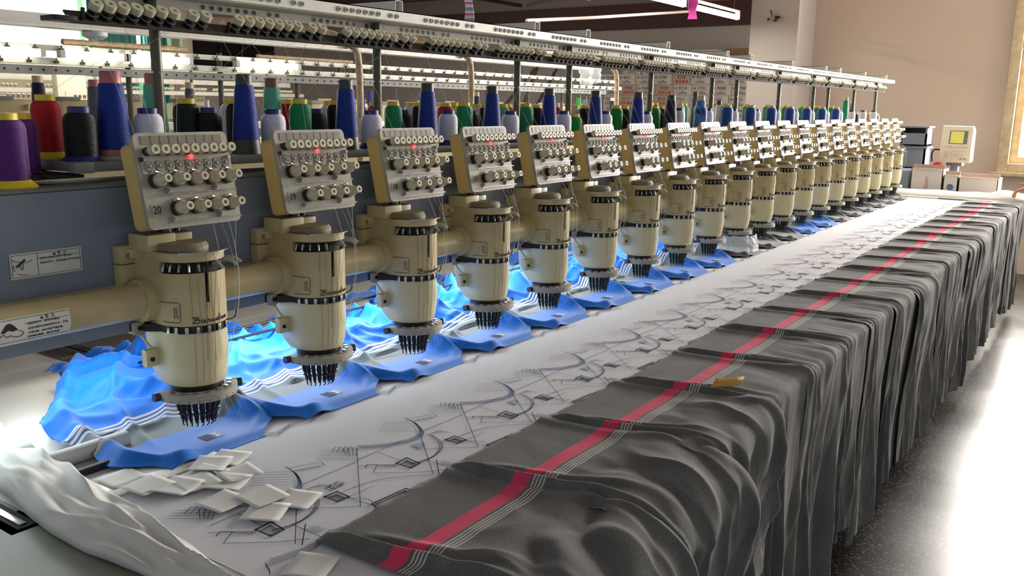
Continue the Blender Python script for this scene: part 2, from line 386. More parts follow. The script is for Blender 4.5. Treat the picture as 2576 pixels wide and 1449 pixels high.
# ceiling structure
b = MB().box(12.75, 12.97, 3.2, 13, 2.69, 3.05); struct(b.obj('trim_2', 'dgirder', smooth=0))
gi = 0
for x in (3.6, 5.6, 7.6, 9.9, 11.6):
    gi += 1
    g = MB().box(x-.06, x+.06, 2.0, 13, 3.33, 3.35).box(x-.06, x+.06, 2.0, 13, 3.15, 3.165).box(x-.006, x+.006, 2.0, 13, 3.15, 3.34)
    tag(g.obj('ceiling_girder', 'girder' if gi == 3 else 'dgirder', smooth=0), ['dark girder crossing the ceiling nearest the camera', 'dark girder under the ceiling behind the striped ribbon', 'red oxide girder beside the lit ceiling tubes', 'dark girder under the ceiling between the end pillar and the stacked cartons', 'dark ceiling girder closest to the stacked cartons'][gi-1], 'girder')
for i, y in enumerate((2.6, 4.6, 6.6, 8.8)):
    tag(MB().box(-2, 12.9, y-.025, y+.025, 3.12, 3.17).obj('ceiling_purlin', 'dgirder', smooth=0), ['thin dark purlin crossing the girders right above the lit tubes', 'second dark purlin behind the lit ceiling tubes', 'third dark purlin from the lit tubes', 'dark purlin farthest toward the teal curtains'][i], 'purlin')
tag(MB().tube([at(1325, 52, y=3.5), at(1500, 44, y=3.5), at(1745, 28, y=3.5)], .012, 8).obj('conduit_pipe', 'teal_pvc'), 'thin white conduit hanging under the dark red ceiling', 'pipe')
MZ = 3.0
o = MB().box(8.6, 9.7, 3.42, 4.6, 2.66, 2.70).obj('storage_shelf', 'girder'); tag(o, 'red edged storage shelf under the ceiling beside the pillar', 'shelf')
for i, (x, c, h) in enumerate(((9.0, 'cardboard', .25), (9.2, 'yellowed', .3), (9.4, 'box', .2))):
    tag(MB().box(x-.07, x+.07, 3.46, 4.1, 2.70, 2.70+h, .01).obj('fabric_bundle', c), ['brown bundle standing on the shelf under the ceiling', 'yellow bundle standing on the shelf under the ceiling', 'white bundle on the shelf under the ceiling by the pillar'][i], 'bundle')
# fluorescent fittings
def fitting(x0, x1, y, z, lab, pw=14):
    t = thing('fluorescent_or_fill_lamp', ((x0+x1)/2, y, z), lab, 'lamp'); L = (x1-x0)/2
    MB().cyl((-L+.03, 0, 0), (L-.03, 0, 0), .024, 14).obj('tube', 'lamp', t)
    MB().box(-L, -L+.03, -.02, .02, -.022, .05, .004).box(L-.03, L, -.02, .02, -.022, .05, .004).obj('end_cap', 'sticker', t)
    MB().box(-L, L, -.018, .018, .045, .065, .004).obj('batten', 'sticker', t)
    MB().cyl((-L*.8, 0, .07), (-L*.8, 0, 3.15-z), .003, 5).cyl((L*.8, 0, .07), (L*.8, 0, 3.15-z), .003, 5).obj('hanger', 'dsteel', t)
    l = bpy.data.lights.new('tube_light', 'AREA'); l.shape = 'RECTANGLE'; l.size = (x1-x0)*.9; l.size_y = .06; l.energy = pw; l.color = (1, .93, .8)
    lo = bpy.data.objects.new('tube_light', l); COL.objects.link(lo); lo.location = ((x1-x0)*0, 0, -.03); lo.parent = t
fitting(7.43, 8.58, 3.3, 2.36, 'lit fluorescent tube farthest right, ending beside the pillar')
fitting(6.10, 7.32, 3.3, 2.36, 'lit fluorescent tube meeting the magenta ribbon')
fitting(4.60, 5.72, 3.3, 2.26, 'lit fluorescent tube nearest the striped ribbon')
def ribbon(name, m, x, y, z0, z1, wd, lab):
    def fn(u, v):
        return (x+(u-.5)*wd*.55, y-(u-.5)*wd*.85, z1+(z0-z1)*v+.0*u), (u, v)
    o = grid_obj(name, lambda u, v: ((x+(u-.5)*wd*.5+.01*sin(v*9), y-(u-.5)*wd*.86+.006*sin(v*7+u*3), z1+(z0-z1)*v), (u, (1-v)*(z1-z0))), 6, 16, m, thick=.002)
    tag(o, lab, 'ribbon')
M['ribbon'] = striped('pink_grey_ribbon', (206, 208, 220), sum([[(k*.0625, k*.0625+.018, (140, 146, 160)), (k*.0625+.036, k*.0625+.046, (206, 70, 130))] for k in range(8)], []), grain=.02)
p = at(1179, 54, y=3.3); ribbon('striped_ribbon', 'ribbon', p.x, p.y, p.z, p.z+.34, .056, 'white ribbon with pink and grey bars hanging from the ceiling')
p = at(1741, 48, y=3.26); ribbon('magenta_ribbon', 'magenta', p.x, p.y, p.z, p.z+.17, .075, 'magenta ribbon tied between two lit ceiling tubes')
# pillar bolt
p = at(1948, 47, x=8.95); tag(MB().cyl((8.96, p.y, p.z), (8.88, p.y, p.z), .03, 8).cyl((8.9, p.y-.07, p.z+.01), (8.9, p.y+.05, p.z-.01), .012, 6).cyl((8.9, p.y+.0, p.z), (8.9, p.y+.03, p.z+.08), .01, 6).obj('wall_hook', 'dsteel'), 'small metal hook fixed to the pillar', 'hook')
# ---------------------------------------------------------------- cartons on the far wall
BW, BH, BD = .295, .158, .3
def box_label(mb_text, txt, size): pass
def carton(y, z, wdt, h, pink, txt, lab, x=12.4, logo=True, turned=False):
    t = thing('carton', (x, y-wdt/2, z), lab, 'box', 'cartons stacked against the back wall')
    MB().box(0, BD, -wdt/2+.002, wdt/2-.002, 0, h-.003, .003).obj('carton_body', 'box_pink' if pink else 'box', t)
    F = frame4((-.001, 0, h*.66), (0, -1, 0), (0, 0, 1))
    tb = xf(text_mb(txt, h*.42, .15, .0006), F); tb.obj('handwriting', 'print_black' if random.random() < .6 else 'print_grey', t, 0)
    pr = MB()
    if pink:
        for q in range(4): pr.box(-.0015, 0, -wdt*.36+q*wdt*.17, -wdt*.36+q*wdt*.17+wdt*.12, h*.14, h*.40)
        pr.obj('printed_mark', 'print_red', t, 0)
    else:
        for q, ww in enumerate((.16, .42, .5)): pr.box(-.0015, 0, -wdt*ww/2, wdt*ww/2, h*(.36-q*.11), h*(.39-q*.11)+.002)
        if logo: pr.add([(-.0015, wdt*.36+.018*cos(a*pi/8), h*.62+.02*sin(a*pi/8)) for a in range(9)], [tuple(range(9))])
        pr.obj('printed_mark', 'print_black', t, 0)
WR = ['9248', '9520', '9700', '9651', '905', '9310', '8520', '9521', '9705', '5700', '9063', '9088']
yl, zt = 6.925, 1.985
cols = 8
for r in range(6):
    z = zt-BH*(r+1)+ (0 if True else 0)
    for c in range(cols):
        y = yl-c*(BW+.004)-(.03 if r % 2 else 0)
        pink = c in (1, 3) and r > 0 or (c == 4 and r == 0)
        if c == 1 and r == 3: pink = False
        carton(y, z, BW, BH, pink, WR[(r*5+c*3) % 12], '%s carton in the %s row from the top, %s from the left of the stack' % ('pinkish' if pink else 'white', ORD[r+1], ORD[c+1]))
for c in range(3):
    carton(6.55-c*.32, zt, .30, .12, False, '', 'flat white carton on the upper layer, %s from the left' % ORD[c+1], logo=False)
carton(5.46, zt, .40, BH, False, '8040', 'white carton directly under the topmost one marked 9619')
carton(5.46, zt+.16, .40, .175, False, '9619', 'topmost white carton marked 9619')
tag(MB().box(12.76, 12.80, 4.70, 5.06, 0, 2.35, .01).obj('cardboard_sheet', 'cardboard', smooth=0), 'tall brown cardboard sheet between cartons and pillar', 'cardboard')
tag(MB().box(12.2, 12.73, 4.5, 7.1, .90, zt-BH*6-.001, .01).box(12.2, 12.26, 4.5, 4.56, 0, .9).box(12.2, 12.26, 7.0, 7.06, 0, .9).obj('storage_table', 'brown', smooth=0), 'low dark table carrying the stacked cartons', 'table')

# ================================================================ MACHINE
# beam
b = MB().box(.30, 7.75, 1.600, 1.76, 1.04, 1.335, .012)
beam = tag(b.obj('machine_beam', 'beam'), 'long blue grey beam running behind all the embroidery heads', 'machine beam')
MB().box(.30, 7.75, 1.592, 1.603, 1.134, 1.144).obj('beam_ledge', 'cream', beam)
MB().box(.30, 7.75, 1.603, 1.755, 1.334, 1.340).obj('beam_top', 'shelf', beam)
for x in (.35, 7.70):
    MB().box(x-.05, x+.05, 1.63, 1.74, TZ, 1.045).obj('beam_leg', 'beam', beam)
lamp = thing('work_lamp', (4, 1.735, 1.035), 'long cool white work lamp tube under the beam', 'lamp')
MB().cyl((-3.5, 0, -.012), (3.3, 0, -.012), .009, 8).obj('tube', 'lamp_cool', lamp)
MB().box(-3.55, 3.35, -.02, .02, -.002, .0045).obj('batten', 'sticker', lamp)
for x, pw in ((.62, 2.4), (1.6, 4.6), (2.4, 4.2), (3.2, 2.2), (4.2, 1.6), (5.2, 1.2)):
    l = bpy.data.lights.new('work_light', 'AREA'); l.shape = 'RECTANGLE'; l.size = .8; l.size_y = .05; l.energy = pw; l.color = (.86, .97, 1)
    lo = bpy.data.objects.new('work_light', l); COL.objects.link(lo); lo.location = (x-4, 0, -.032); lo.parent = lamp
# tube
tube = tag(MB().cyl((.30, 1.54, 1.118), (7.62, 1.54, 1.118), .0335, 32).obj('cross_tube', 'cream'), 'thick cream cross tube linking all the embroidery heads', 'tube')
# stickers
def sticker(px, name, corner_pts, lines, parent, curved=None):
    pass
def flat_sticker(x0, z0, wd, h, y, parent, tilt, kind):
    cx, cz = x0+wd/2, z0-h/2
    F = Matrix.Translation((cx, y, cz)) @ Matrix.Rotation(tilt, 4, 'Y') @ frame4((0, 0, 0), (1, 0, 0), (0, 0, 1))
    s = MB().box(-wd/2, wd/2, -h/2, h/2, -.0005, .0005); st = xf(s, F).obj('warning_sticker', 'sticker', parent, 0)
    ln = MB(); t = .0007; e = .003
    def L(x0, y0, x1, y1):
        ln.box(min(x0, x1)-t/2, max(x0, x1)+t/2, min(y0, y1)-t/2, max(y0, y1)+t/2, .0005, .0009)
    xs = -wd/2+wd*.37
    L(-wd/2+e, -h/2+e, wd/2-e, -h/2+e); L(-wd/2+e, h/2-e, wd/2-e, h/2-e); L(-wd/2+e, -h/2+e, -wd/2+e, h/2-e); L(wd/2-e, -h/2+e, wd/2-e, h/2-e)
    L(xs, -h/2+e, xs, h/2-e); L(xs, h/2-e-h*.2, wd/2-e, h/2-e-h*.2)
    hdr = text_mb('▲ 警  告', h*.15, 0, .0002); ln.add([(v[0]+(xs+wd/2)/2, v[1]+h/2-e-h*.1, v[2]+.0007) for v in hdr.v], hdr.f)
    txt = ['运转中天秤会引起严重伤害。', '机器运转中，请勿接触天秤中的部分'] if kind == 0 else ['机器运转中，请勿将如覆盖', '运动中部件会卷绕您的头发，手指，', '手或衣服，由此引起严重伤害。', '在维修机器前，请关闭电源']
    for i, tx in enumerate(txt):
        k = text_mb(tx, h*(.105 if kind == 0 else .1), 0, .0002, 'LEFT'); ln.add([(v[0]+xs+.004, v[1]+h*(.2-.17*i), v[2]+.0007) for v in k.v], k.f)
    if kind == 0:
        ln.tube([(-wd*.47, h*.28, .0008), (-wd*.43, h*.2, .0008), (-wd*.36, h*.16, .0008), (-wd*.27, h*.12, .0008), (-wd*.2, h*.2, .0008)], .0006, 4)
        ln.tube([(-wd*.42, -h*.02, .0008), (-wd*.30, h*.24, .0008)], .0022, 4)
        ln.tube(cat([(-wd*.37, h*.1, .0008), (-wd*.36, -h*.12, .0008), (-wd*.335, -h*.1, .0008), (-wd*.33, h*.12, .0008)]), .0006, 4)
        ln.tube(cat([(-wd*.42, -h*.26, .0008), (-wd*.36, -h*.34, .0008), (-wd*.28, -h*.36, .0008)]), .0006, 4)
        ln.tube(cat([(-wd*.455, h*.06, .0008), (-wd*.46, -h*.06, .0008), (-wd*.44, -h*.18, .0008)]), .0006, 4)
    else:
        hp = [(-wd*.46+wd*.26*u, h*(.02+.3*sin(pi*min(1, u*1.1)))) for u in [i/12 for i in range(13)]]
        hp += [(-wd*.19, -h*.02), (-wd*.25, h*.06), (-wd*.3, h*.02), (-wd*.36, h*.08), (-wd*.42, h*.0)]
        ln.prism(hp, .0006, .0009)
        ln.tube(cat([(-wd*.47, -h*.12, .0008), (-wd*.42, -h*.04, .0008), (-wd*.38, -h*.16, .0008), (-wd*.33, -h*.12, .0008), (-wd*.27, -h*.2, .0008), (-wd*.2, -h*.2, .0008), (-wd*.16, -h*.1, .0008), (-wd*.19, h*.0, .0008)]), .0006, 4)
    return st, ln, F
st, ln, F = flat_sticker(.757, 1.229, .131, .046, 1.5985, beam, radians(0), 0)
xf(ln, F).obj('printed_warning', 'print_black', st, 0)
# curved sticker on the tube
st, ln, F = flat_sticker(.682, 1.145, .125, .046, 1.54, tube, 0, 1)
def wrap(me_o, lift):
    for v in me_o.data.vertices:
        a = (v.co.z-1.118-.004)/.0335-.12; d = v.co.y-1.54
        rr = .0335+lift-d; v.co.y = 1.54-rr*cos(a); v.co.z = 1.118+rr*sin(a)
ln2 = xf(ln, F).obj('printed_warning', 'print_black', st, 0)
me = st.data; bm = bmesh.new(); bm.from_mesh(me); bmesh.ops.subdivide_edges(bm, edges=[e for e in bm.edges if abs(e.verts[0].co.z-e.verts[1].co.z) > .02], cuts=12, use_grid_fill=True); bm.to_mesh(me); bm.free()
wrap(st, .0008); wrap(ln2, .0008)

# ---------------------------------------------------------------- embroidery head (prototype, local z 0 = .95)
Z0 = .95
def U(r, back, n=28, a0=180, a1=360):
    p = [(r*cos(radians(a0+(a1-a0)*i/n)), r*sin(radians(a0+(a1-a0)*i/n))) for i in range(n+1)]
    return p+[(r, back), (-r, back)]
def shell(mb, path, th, z0, z1):
    n = len(path); inn = []
    for i, (x, y) in enumerate(path):
        a = path[max(0, i-1)]; c = path[min(n-1, i+1)]; dx, dy = c[0]-a[0], c[1]-a[1]; l = sqrt(dx*dx+dy*dy)
        inn.append((x-dy/l*th, y+dx/l*th))
    vs = [(x, y, z0) for x, y in path]+[(x, y, z1) for x, y in path]+[(x, y, z0) for x, y in inn]+[(x, y, z1) for x, y in inn]
    fs = []
    for i in range(n-1):
        fs += [(i, i+1, n+i+1, n+i), (2*n+i+1, 2*n+i, 3*n+i, 3*n+i+1), (n+i, n+i+1, 3*n+i+1, 3*n+i), (i+1, i, 2*n+i, 2*n+i+1)]
    fs += [(0, n, 3*n, 2*n), (n-1, 2*n-1+0, 4*n-1, 3*n-1)]
    mb.add(vs, fs)
R = .066
head = thing('embroidery_unit', (X0, HY, Z0), 'x', 'embroidery head', 'embroidery heads in a row')
def Z(z): return z-Z0
arc = lambda a0, a1, r=R, n=30: [(r*cos(radians(a0+(a1-a0)*i/n)), r*sin(radians(a0+(a1-a0)*i/n))) for i in range(n+1)]
b = MB()
full = [(-R, .10), (-R, .05), (-R, .0)]+arc(180, 360)[1:]+[(R, .05), (R, .10)]
shell(b, full, .004, Z(1.073), Z(1.118))
SA, SB = 259, 266
shell(b, [(-R, .10), (-R, .05), (-R, 0)]+arc(180, SA)[1:], .004, Z(1.118), Z(1.176))
shell(b, arc(SB, 360, n=14)+[(R, .05), (R, .10)], .004, Z(1.118), Z(1.176))
b.prism([(R-.004, .10), (R-.004, 0)]+[(-x, y) for x, y in [(-a[0]*.93, a[1]*.93) for a in arc(360, 180)]]+[(-R+.004, 0), (-R+.004, .10)], Z(1.0735), Z(1.078))
b.obj('head_cover', 'cream', head)
# left rear mounting flange + pillar closing the slot at the left
b = MB().box(-.098, -.060, .078, .104, Z(1.125), Z(1.1855), .004).box(-.098, -.060, .078, .104, Z(1.1865), Z(1.222), .004)
b.box(-.066, -.050, .0, .10, Z(1.176), Z(1.2)).obj('mounting_flange', 'cream', head)
for z in (1.148, 1.203):
    MB().cyl((-.080, .079, Z(z)), (-.080, .0755, Z(z)), .006, 12).obj('screw', 'knob_old', head)
# slot interior and take-up levers
b = MB().prism([(.056*cos(radians(a)), .056*sin(radians(a))) for a in range(180, 361, 12)]+[(.056, .10), (-.048, .10)], Z(1.08), Z(1.199)); b.obj('inner_drum', 'dark', head)
for i, a in enumerate((190, 203, 218, 234, 250)):
    d = Vector((cos(radians(a)), sin(radians(a)), 0)); pts = [d*.05+Vector((0, 0, Z(1.17))), d*.056+Vector((0, 0, Z(1.192))), d*.064+Vector((0, 0, Z(1.192))), d*.069+Vector((0, 0, Z(1.180)))]
    MB().tube(cat(pts, 4), .0022, 6).obj('take_up_lever', 'steel', head)
for i, (a, l) in enumerate(((285, .078), (308, .092), (326, .098))):
    d = Vector((cos(radians(a)), sin(radians(a)), 0)); pts = [d*.045+Vector((0, 0, Z(1.182))), d*.065+Vector((0, 0, Z(1.194))), d*(l-.01)+Vector((0, 0, Z(1.192))), d*l+Vector((0, 0, Z(1.184)))]
    MB().tube(cat(pts, 4), [.004]*9+[.0034]*4, 6).obj('take_up_lever', 'disc', head)
# top cover, lid, cap, rear block
b = MB(); tp = [(-.064, .10), (-.096, .10), (-.096, .082), (-.064, .070)]+[(x, y) for x, y in arc(180, 360, R, 26)]+[(R, .10)]
b.prism(tp, Z(1.198), Z(1.2145)); b.obj('top_cover', 'cream', head)
b = MB().prism([(.071*cos(radians(a))+.004, .071*sin(radians(a))-.002) for a in range(215, 365, 6)]+[(.05, .04), (-.03, .03)], Z(1.2145), Z(1.2162)); b.obj('lid_plate', 'steel', head)
b = MB().lathe([(.0, 0), (.050, 0), (.050, .006), (.044, .013), (.0, .014)], 28, Matrix.Translation((-.006, .012, Z(1.216)))); b.obj('lid_cap', 'dusty', head)
b = MB().box(-.074, -.012, .020, .085, Z(1.214), Z(1.2465), .004).box(-.011, .030, .026, .085, Z(1.214), Z(1.2435), .004)
b.obj('rear_block', 'cream', head)
MB().box(-.073, -.013, .022, .084, Z(1.2466), Z(1.2470)).box(-.010, .029, .028, .084, Z(1.2436), Z(1.2440)).obj('dusty_top', 'dusty', head)
# tube collar and clamp
MB().cyl((-.088, .045, Z(1.118)), (-.060, .045, Z(1.118)), .042, 30).obj('tube_collar', 'cream', head)
MB().cyl((.06, .045, Z(1.118)), (.078, .045, Z(1.118)), .042, 30).obj('tube_collar', 'cream', head)
# access door outline, latch
def onc(a, z, r=R+.0006): return Vector((r*cos(radians(a)), r*sin(radians(a)), Z(z)))
door = [Vector((-R-.0006, .03, Z(1.122)))]+[onc(a, 1.120) for a in range(180, 214, 3)]+[onc(216, z) for z in (1.117, 1.10, 1.085)]+[onc(a, 1.081) for a in range(214, 179, -3)]
MB().tube(door, .0007, 5).obj('door_seam', 'brown', head)
b = MB(); lp = [onc(a, z, R+.0014) for a, z in ((206, 1.110), (210, 1.110), (210, 1.095), (213, 1.093), (213, 1.090), (206, 1.090))]
b.tube(lp+[lp[0]], .0008, 5); b.obj('door_latch', 'strip', head)
# brand script: strokes in unit space (x to 5.2, y 0..1)
LET = [[(0, .1), (.16, .0), (.28, .42), (.36, .92), (.1, .98), (-.02, .8)], [(.3, .88), (.62, 1.02), (.72, .8), (.42, .52), (.76, .5), (.8, .18), (.5, -.02), (.24, .12)],
       [(1.34, .42), (1.12, .5), (.98, .22), (1.1, .02), (1.3, .16), (1.4, .46), (1.36, .08), (1.5, .04), (1.66, .2)],
       [(1.66, .2), (1.78, .52), (1.82, .38), (1.96, .44), (1.9, .12), (2.0, .02), (2.16, .18)],
       [(2.16, .18), (2.28, .48), (2.26, .08), (2.42, .02), (2.58, .46), (2.56, .08), (2.68, .04), (2.84, .24)],
       [(3.2, .42), (3.0, .5), (2.86, .22), (2.98, .0), (3.16, .14), (3.3, .6), (3.42, 1.12)], [(3.3, .6), (3.22, .1), (3.36, .02), (3.5, .2)],
       [(3.86, .42), (3.66, .5), (3.52, .22), (3.64, .02), (3.84, .16), (3.94, .46), (3.9, .08), (4.02, .04), (4.16, .24)],
       [(4.16, .24), (4.28, .5), (4.26, .04), (4.46, .48), (4.56, .42), (4.52, .06), (4.7, .06)]]
b = MB()
for s in LET:
    pts = cat([(x, y, 0) for x, y in s], 4)
    b.tube([onc(234+x*(70/4.7), 1.0790+y*.0115, R+.0005) for x, y, z in pts], .00085, 4)
b.obj('brand_script', 'print_black', head)
# band with clips
b = MB(); shell(b, [(-.1, .06), (-.062, .012)]+arc(196, 352, R-.002)[0:], .02, Z(1.058), Z(1.073)); b.obj('black_band', 'black', head)
MB().tube([onc(a, 1.0585, R+.001) for a in range(212, 354, 6)], .0011, 5).obj('band_rim', 'steel', head)
for a in (193, 208, 225, 243, 261, 281, 304):
    q = Matrix.Rotation(radians(a), 4, 'Z')
    xf(MB().box(R-.001, R+.0025, -.0035, .0035, Z(1.059), Z(1.0715), .001), q).obj('thread_clip', 'steel', head)
MB().tube(cat([onc(330, 1.066, R), onc(336, 1.066, R+.012), onc(338, 1.072, R+.020), onc(338, 1.082, R+.021)], 4), .0016, 6).obj('thread_hook', 'dsteel', head)
# lower cover, taper
lev = [(1.0585, .0645, .062), (1.02, .0655, .060), (1.0, .0650, .058), (.982, .0638, .052), (.965, .0618, .040), (.952, .0585, .026), (.949, .056, .02)]
vs = []; fs = []; nn = None
for z, r, bk in lev:
    ring = [(r*cos(radians(a)), r*sin(radians(a)), Z(z)) for a in range(180, 361, 6)]+[(r, bk, Z(z)), (r*.75, bk+.02, Z(z)), (-r*.75, bk+.02, Z(z)), (-r, bk, Z(z))]
    nn = len(ring); vs += ring
for j in range(len(lev)-1):
    for i in range(nn): fs.append((j*nn+i, j*nn+(i+1) % nn, (j+1)*nn+(i+1) % nn, (j+1)*nn+i))
fs.append(tuple(range(nn))); fs.append(tuple((len(lev)-1)*nn+i for i in range(nn)))
MB().add(vs, fs).obj('lower_cover', 'cream_clean', head, 40)
for z, r in ((.979, .0624), (.975, .0617), (.970, .0609)):
    MB().tube([onc(a, z, r+.0002) for a in range(190, 341, 6)], .0005, 4).obj('trim_ring', 'strip', head)
# side bracket and lug at the left
b = MB(); b.tube([(-.070, .058, Z(1.052)), (-.082, .05, Z(1.048)), (-.078, .035, Z(1.030)), (-.072, .028, Z(1.022))], .003, 6)
b.box(-.092, -.060, .022, .040, Z(.988), Z(1.024), .005); b.obj('side_bracket', 'cream_clean', head)
MB().cyl((-.080, .023, Z(1.004)), (-.080, .019, Z(1.004)), .0045, 10).obj('screw', 'black', head)
b = MB().box(-.102, -.078, .04, .052, Z(1.052), Z(1.078), .005); b.obj('pivot_lug', 'disc', head)
MB().cyl((-.09, .041, Z(1.066)), (-.09, .037, Z(1.066)), .005, 10).obj('screw', 'black', head)
# needle drum, ring
MB().lathe([(.049, Z(.930)), (.049, Z(.951))], 28).obj('needle_drum', 'black', head)
pr = arc(166, 344, .079, 34); b = MB(); shell(b, pr, .026, Z(.921), Z(.937)); b.obj('needle_ring', 'disc', head)
for a in (172, 338):
    MB().cyl(onc(a, .929, .066), onc(a, .929, .090), .0085, 12).obj('clamp_knob', 'dsteel', head)
for a in (186, 204, 222, 240, 258, 276, 294, 312, 330):
    MB().cyl(onc(a, .936, .064), onc(a, .941, .064), .005, 10).obj('ring_bolt', 'steel', head)
for a in range(180, 340, 17):
    pass
b = MB()
for a in range(182, 340, 14): b.cyl(onc(a, .925, .0785), onc(a, .925, .0796), .0012, 6)
b.obj('ring_hole', 'dark', head)
# needle bars
for i in range(11):
    a = 172+i*18.5; t = onc(a, .922, .043); m = onc(a, .893, .038); e = onc(a, .872, .033); e2 = onc(a, .858, .031)
    nb = MB().cyl(t, m, .0052, 8).cyl(m, e, .0036, 8).obj('needle_bar', 'black', head)
    MB().cyl(m, onc(a, .866, .0325), .0021, 6).cyl(onc(a, .888, .0375), onc(a, .884, .0368), .0058, 8).obj('clamp', 'dsteel', nb)
    MB().tube([onc(a+6, .905, .043), onc(a+7, .88, .037), onc(a+4, .862, .034), e2], .0014, 5).obj('presser_foot', 'dsteel', nb)
# ---------------------------------------------------------------- tension panel (part of the head)
TL = radians(12)
PO = Vector((.0, .0, 0))
# panel frame: origin = face centre; x right, y up the face, z out of the face toward the operator
FC = Vector((.0155, 1.500-HY, Z(1.350)))
PF = frame4(FC, (1, 0, 0), (0, sin(TL), cos(TL)))
def pf(x, y, z): return PF @ Vector((x, y, z))
PWD, PHT = .208, .182
def rrect(w_, h_, r, n=5):
    out = []
    for cx, cy, a0 in ((w_/2-r, h_/2-r, 0), (-w_/2+r, h_/2-r, 90), (-w_/2+r, -h_/2+r, 180), (w_/2-r, -h_/2+r, 270)):
        for i in range(n+1):
            a = radians(a0+90*i/n); out.append((cx+r*cos(a), cy+r*sin(a)))
    return out
panel = MB().prism(rrect(PWD, PHT, .012), -.010, 0, PF).obj('tension_panel', 'face', head)
MB().prism([(x, y-.006) for x, y in rrect(PWD-.006, PHT-.016, .014)], -.052, -.0095, PF).obj('panel_housing', 'yellowed', panel)
MB().prism(rrect(PWD-.03, .016, .002), 0, .0012, PF @ Matrix.Translation((0, PHT/2-.014, 0))).obj('label_strip', 'strip', panel)
b = MB()
for i in range(1, 9): x = -.089+i*.0198; b.box(x-.0004, x+.0004, PHT/2-.022, PHT/2-.006, .001, .0016)
xf(b, PF).obj('strip_divider', 'brown', panel)
# raised middle tray with the tension discs
MB().prism(rrect(PWD-.012, .040, .006), 0, .0025, PF @ Matrix.Translation((0, PHT/2-.058, 0))).obj('disc_tray', 'face', panel)
def px_(i): return -.084+i*.0213
for i in range(9):
    x = px_(i)+.0015
    k = MB().lathe([(.0085, 0), (.0085, .010), (.006, .012), (.006, .014)], 14, PF @ Matrix.Translation((x, PHT/2-.036, 0))).obj('tension_spring', 'dsteel', panel)
    MB().lathe([(.0064, .016), (.0096, .018), (.0096, .032), (.0090, .0335), (.004, .0335), (.004, .028), (0, .028)], 16, PF @ Matrix.Translation((x, PHT/2-.036, 0))).obj('tension_knob', 'knob', k)
    d = MB().lathe([(.0098, .0025), (.0098, .005), (.008, .0055), (.0072, .0045), (.0045, .0045), (.003, .008), (0, .008)], 18, PF @ Matrix.Translation((x, PHT/2-.063, 0))).obj('tension_disc', 'disc', panel)
MB().lathe([(.003, .0025), (.003, .006), (0, .008)], 10, PF @ Matrix.Translation((px_(4)+.009, PHT/2-.0475, 0))).obj('indicator_light', 'led', panel)
MB().lathe([(.005, .002), (.005, .0032)], 10, PF @ Matrix.Translation((-.0965, PHT/2-.050, 0))).obj('keyhole', 'dark', panel)
MB().lathe([(.0045, .002), (.0045, .008), (.002, .01)], 10, PF @ Matrix.Translation((.0945, PHT/2-.053, 0))).obj('panel_screw', 'knob', panel)
def bigknob(x, y):
    T4 = PF @ Matrix.Translation((x, y, 0))
    k = MB().lathe([(.0145, 0), (.0145, .002), (.0125, .003), (.0125, .0075), (.0145, .0085), (.0145, .011), (.010, .012)], 18, T4).obj('tension_unit', 'dsteel', panel)
    MB().lathe([(.0112, .011), (.0122, .013), (.0122, .023), (.0105, .0245), (.0087, .030), (.0084, .044), (.0080, .045), (.0040, .045), (.0040, .038), (0, .038)], 18, T4).obj('tension_knob', 'knob', k)
    MB().tube([T4 @ Vector(q) for q in ((-.012, .010, .002), (-.008, .0165, .003), (0, .0185, .003), (.008, .0165, .003), (.0, .0175, .006))], .0013, 5).obj('check_spring', 'steel', k)
for i in range(5): bigknob(-.075+i*.0398, .0)
for i in range(4): bigknob(-.040+i*.0398, -.0545)
for y in (-.0275, -.0815):
    T4 = PF
    br = MB().cyl(pf(-.078 if y > -.05 else -.070, y, .010), pf(.098, y, .010), .0016, 8).obj('guide_rod', 'steel', panel)
    for x in (-.052, .055): MB().lathe([(.0058, 0), (.0058, .003), (.003, .004), (.002, .008)], 12, PF @ Matrix.Translation((x, y+.008, 0))).obj('rod_mount', 'disc', br)
MB().prism(rrect(.024, .024, .002), 0, .0008, PF @ Matrix.Translation((-.082, -.055, 0))).obj('number_plate', 'face', panel)
# neck
MB().cyl((-.02, .042, Z(1.24)), (-.02, .042, Z(1.30)), .012, 12).cyl((.015, .055, Z(1.24)), (.015, .055, Z(1.31)), .006, 8).obj('panel_neck', 'dsteel', head)
# loose sewing threads on the front of the head
def strand(pts, r=.00042, n=4): return MB().tube(pts, r, n)
rs = random.Random(3)
for i, (x, a) in enumerate(((-.02, 262), (.0, 276), (.03, 288), (.05, 300), (.068, 318), (.085, 333))):
    p0 = pf(x, -.09, .006); d = onc(a, 1.20, .072 if a < 300 else .09)
    pts = [p0, p0.lerp(d, .5)+Vector((0, 0, .004)), d, onc(a, 1.16, .07 if a < 300 else .093), onc(a-3, 1.10, .0668 if a < 300 else .09), onc(a-6, 1.0, .067)]
    strand(cat(pts, 3)).obj('sewing_thread', 'strand' if i > 1 else 'brown', head)
for i, a in enumerate((234, 246, 257, 268)):
    strand([onc(a, 1.19, .069), onc(a+1, 1.12, .0672), onc(a+2, 1.06, .069), onc(a+3, 1.0, .0665), onc(a+2, .96, .062)]).obj('sewing_thread', 'strip', head)
for i in range(3):
    a = 300+i*10
    strand(cat([onc(a, .93, .06), onc(a+5, .90, .055+.01*i), onc(a+14, .875, .06+.012*i), onc(a+22, .862, .05+.015*i)], 4), .0004).obj('loose_thread', 'strand', head)
def kids(o):
    KIDS[o.name] = list(o.children)
    for c in o.children: kids(c)
kids(head)
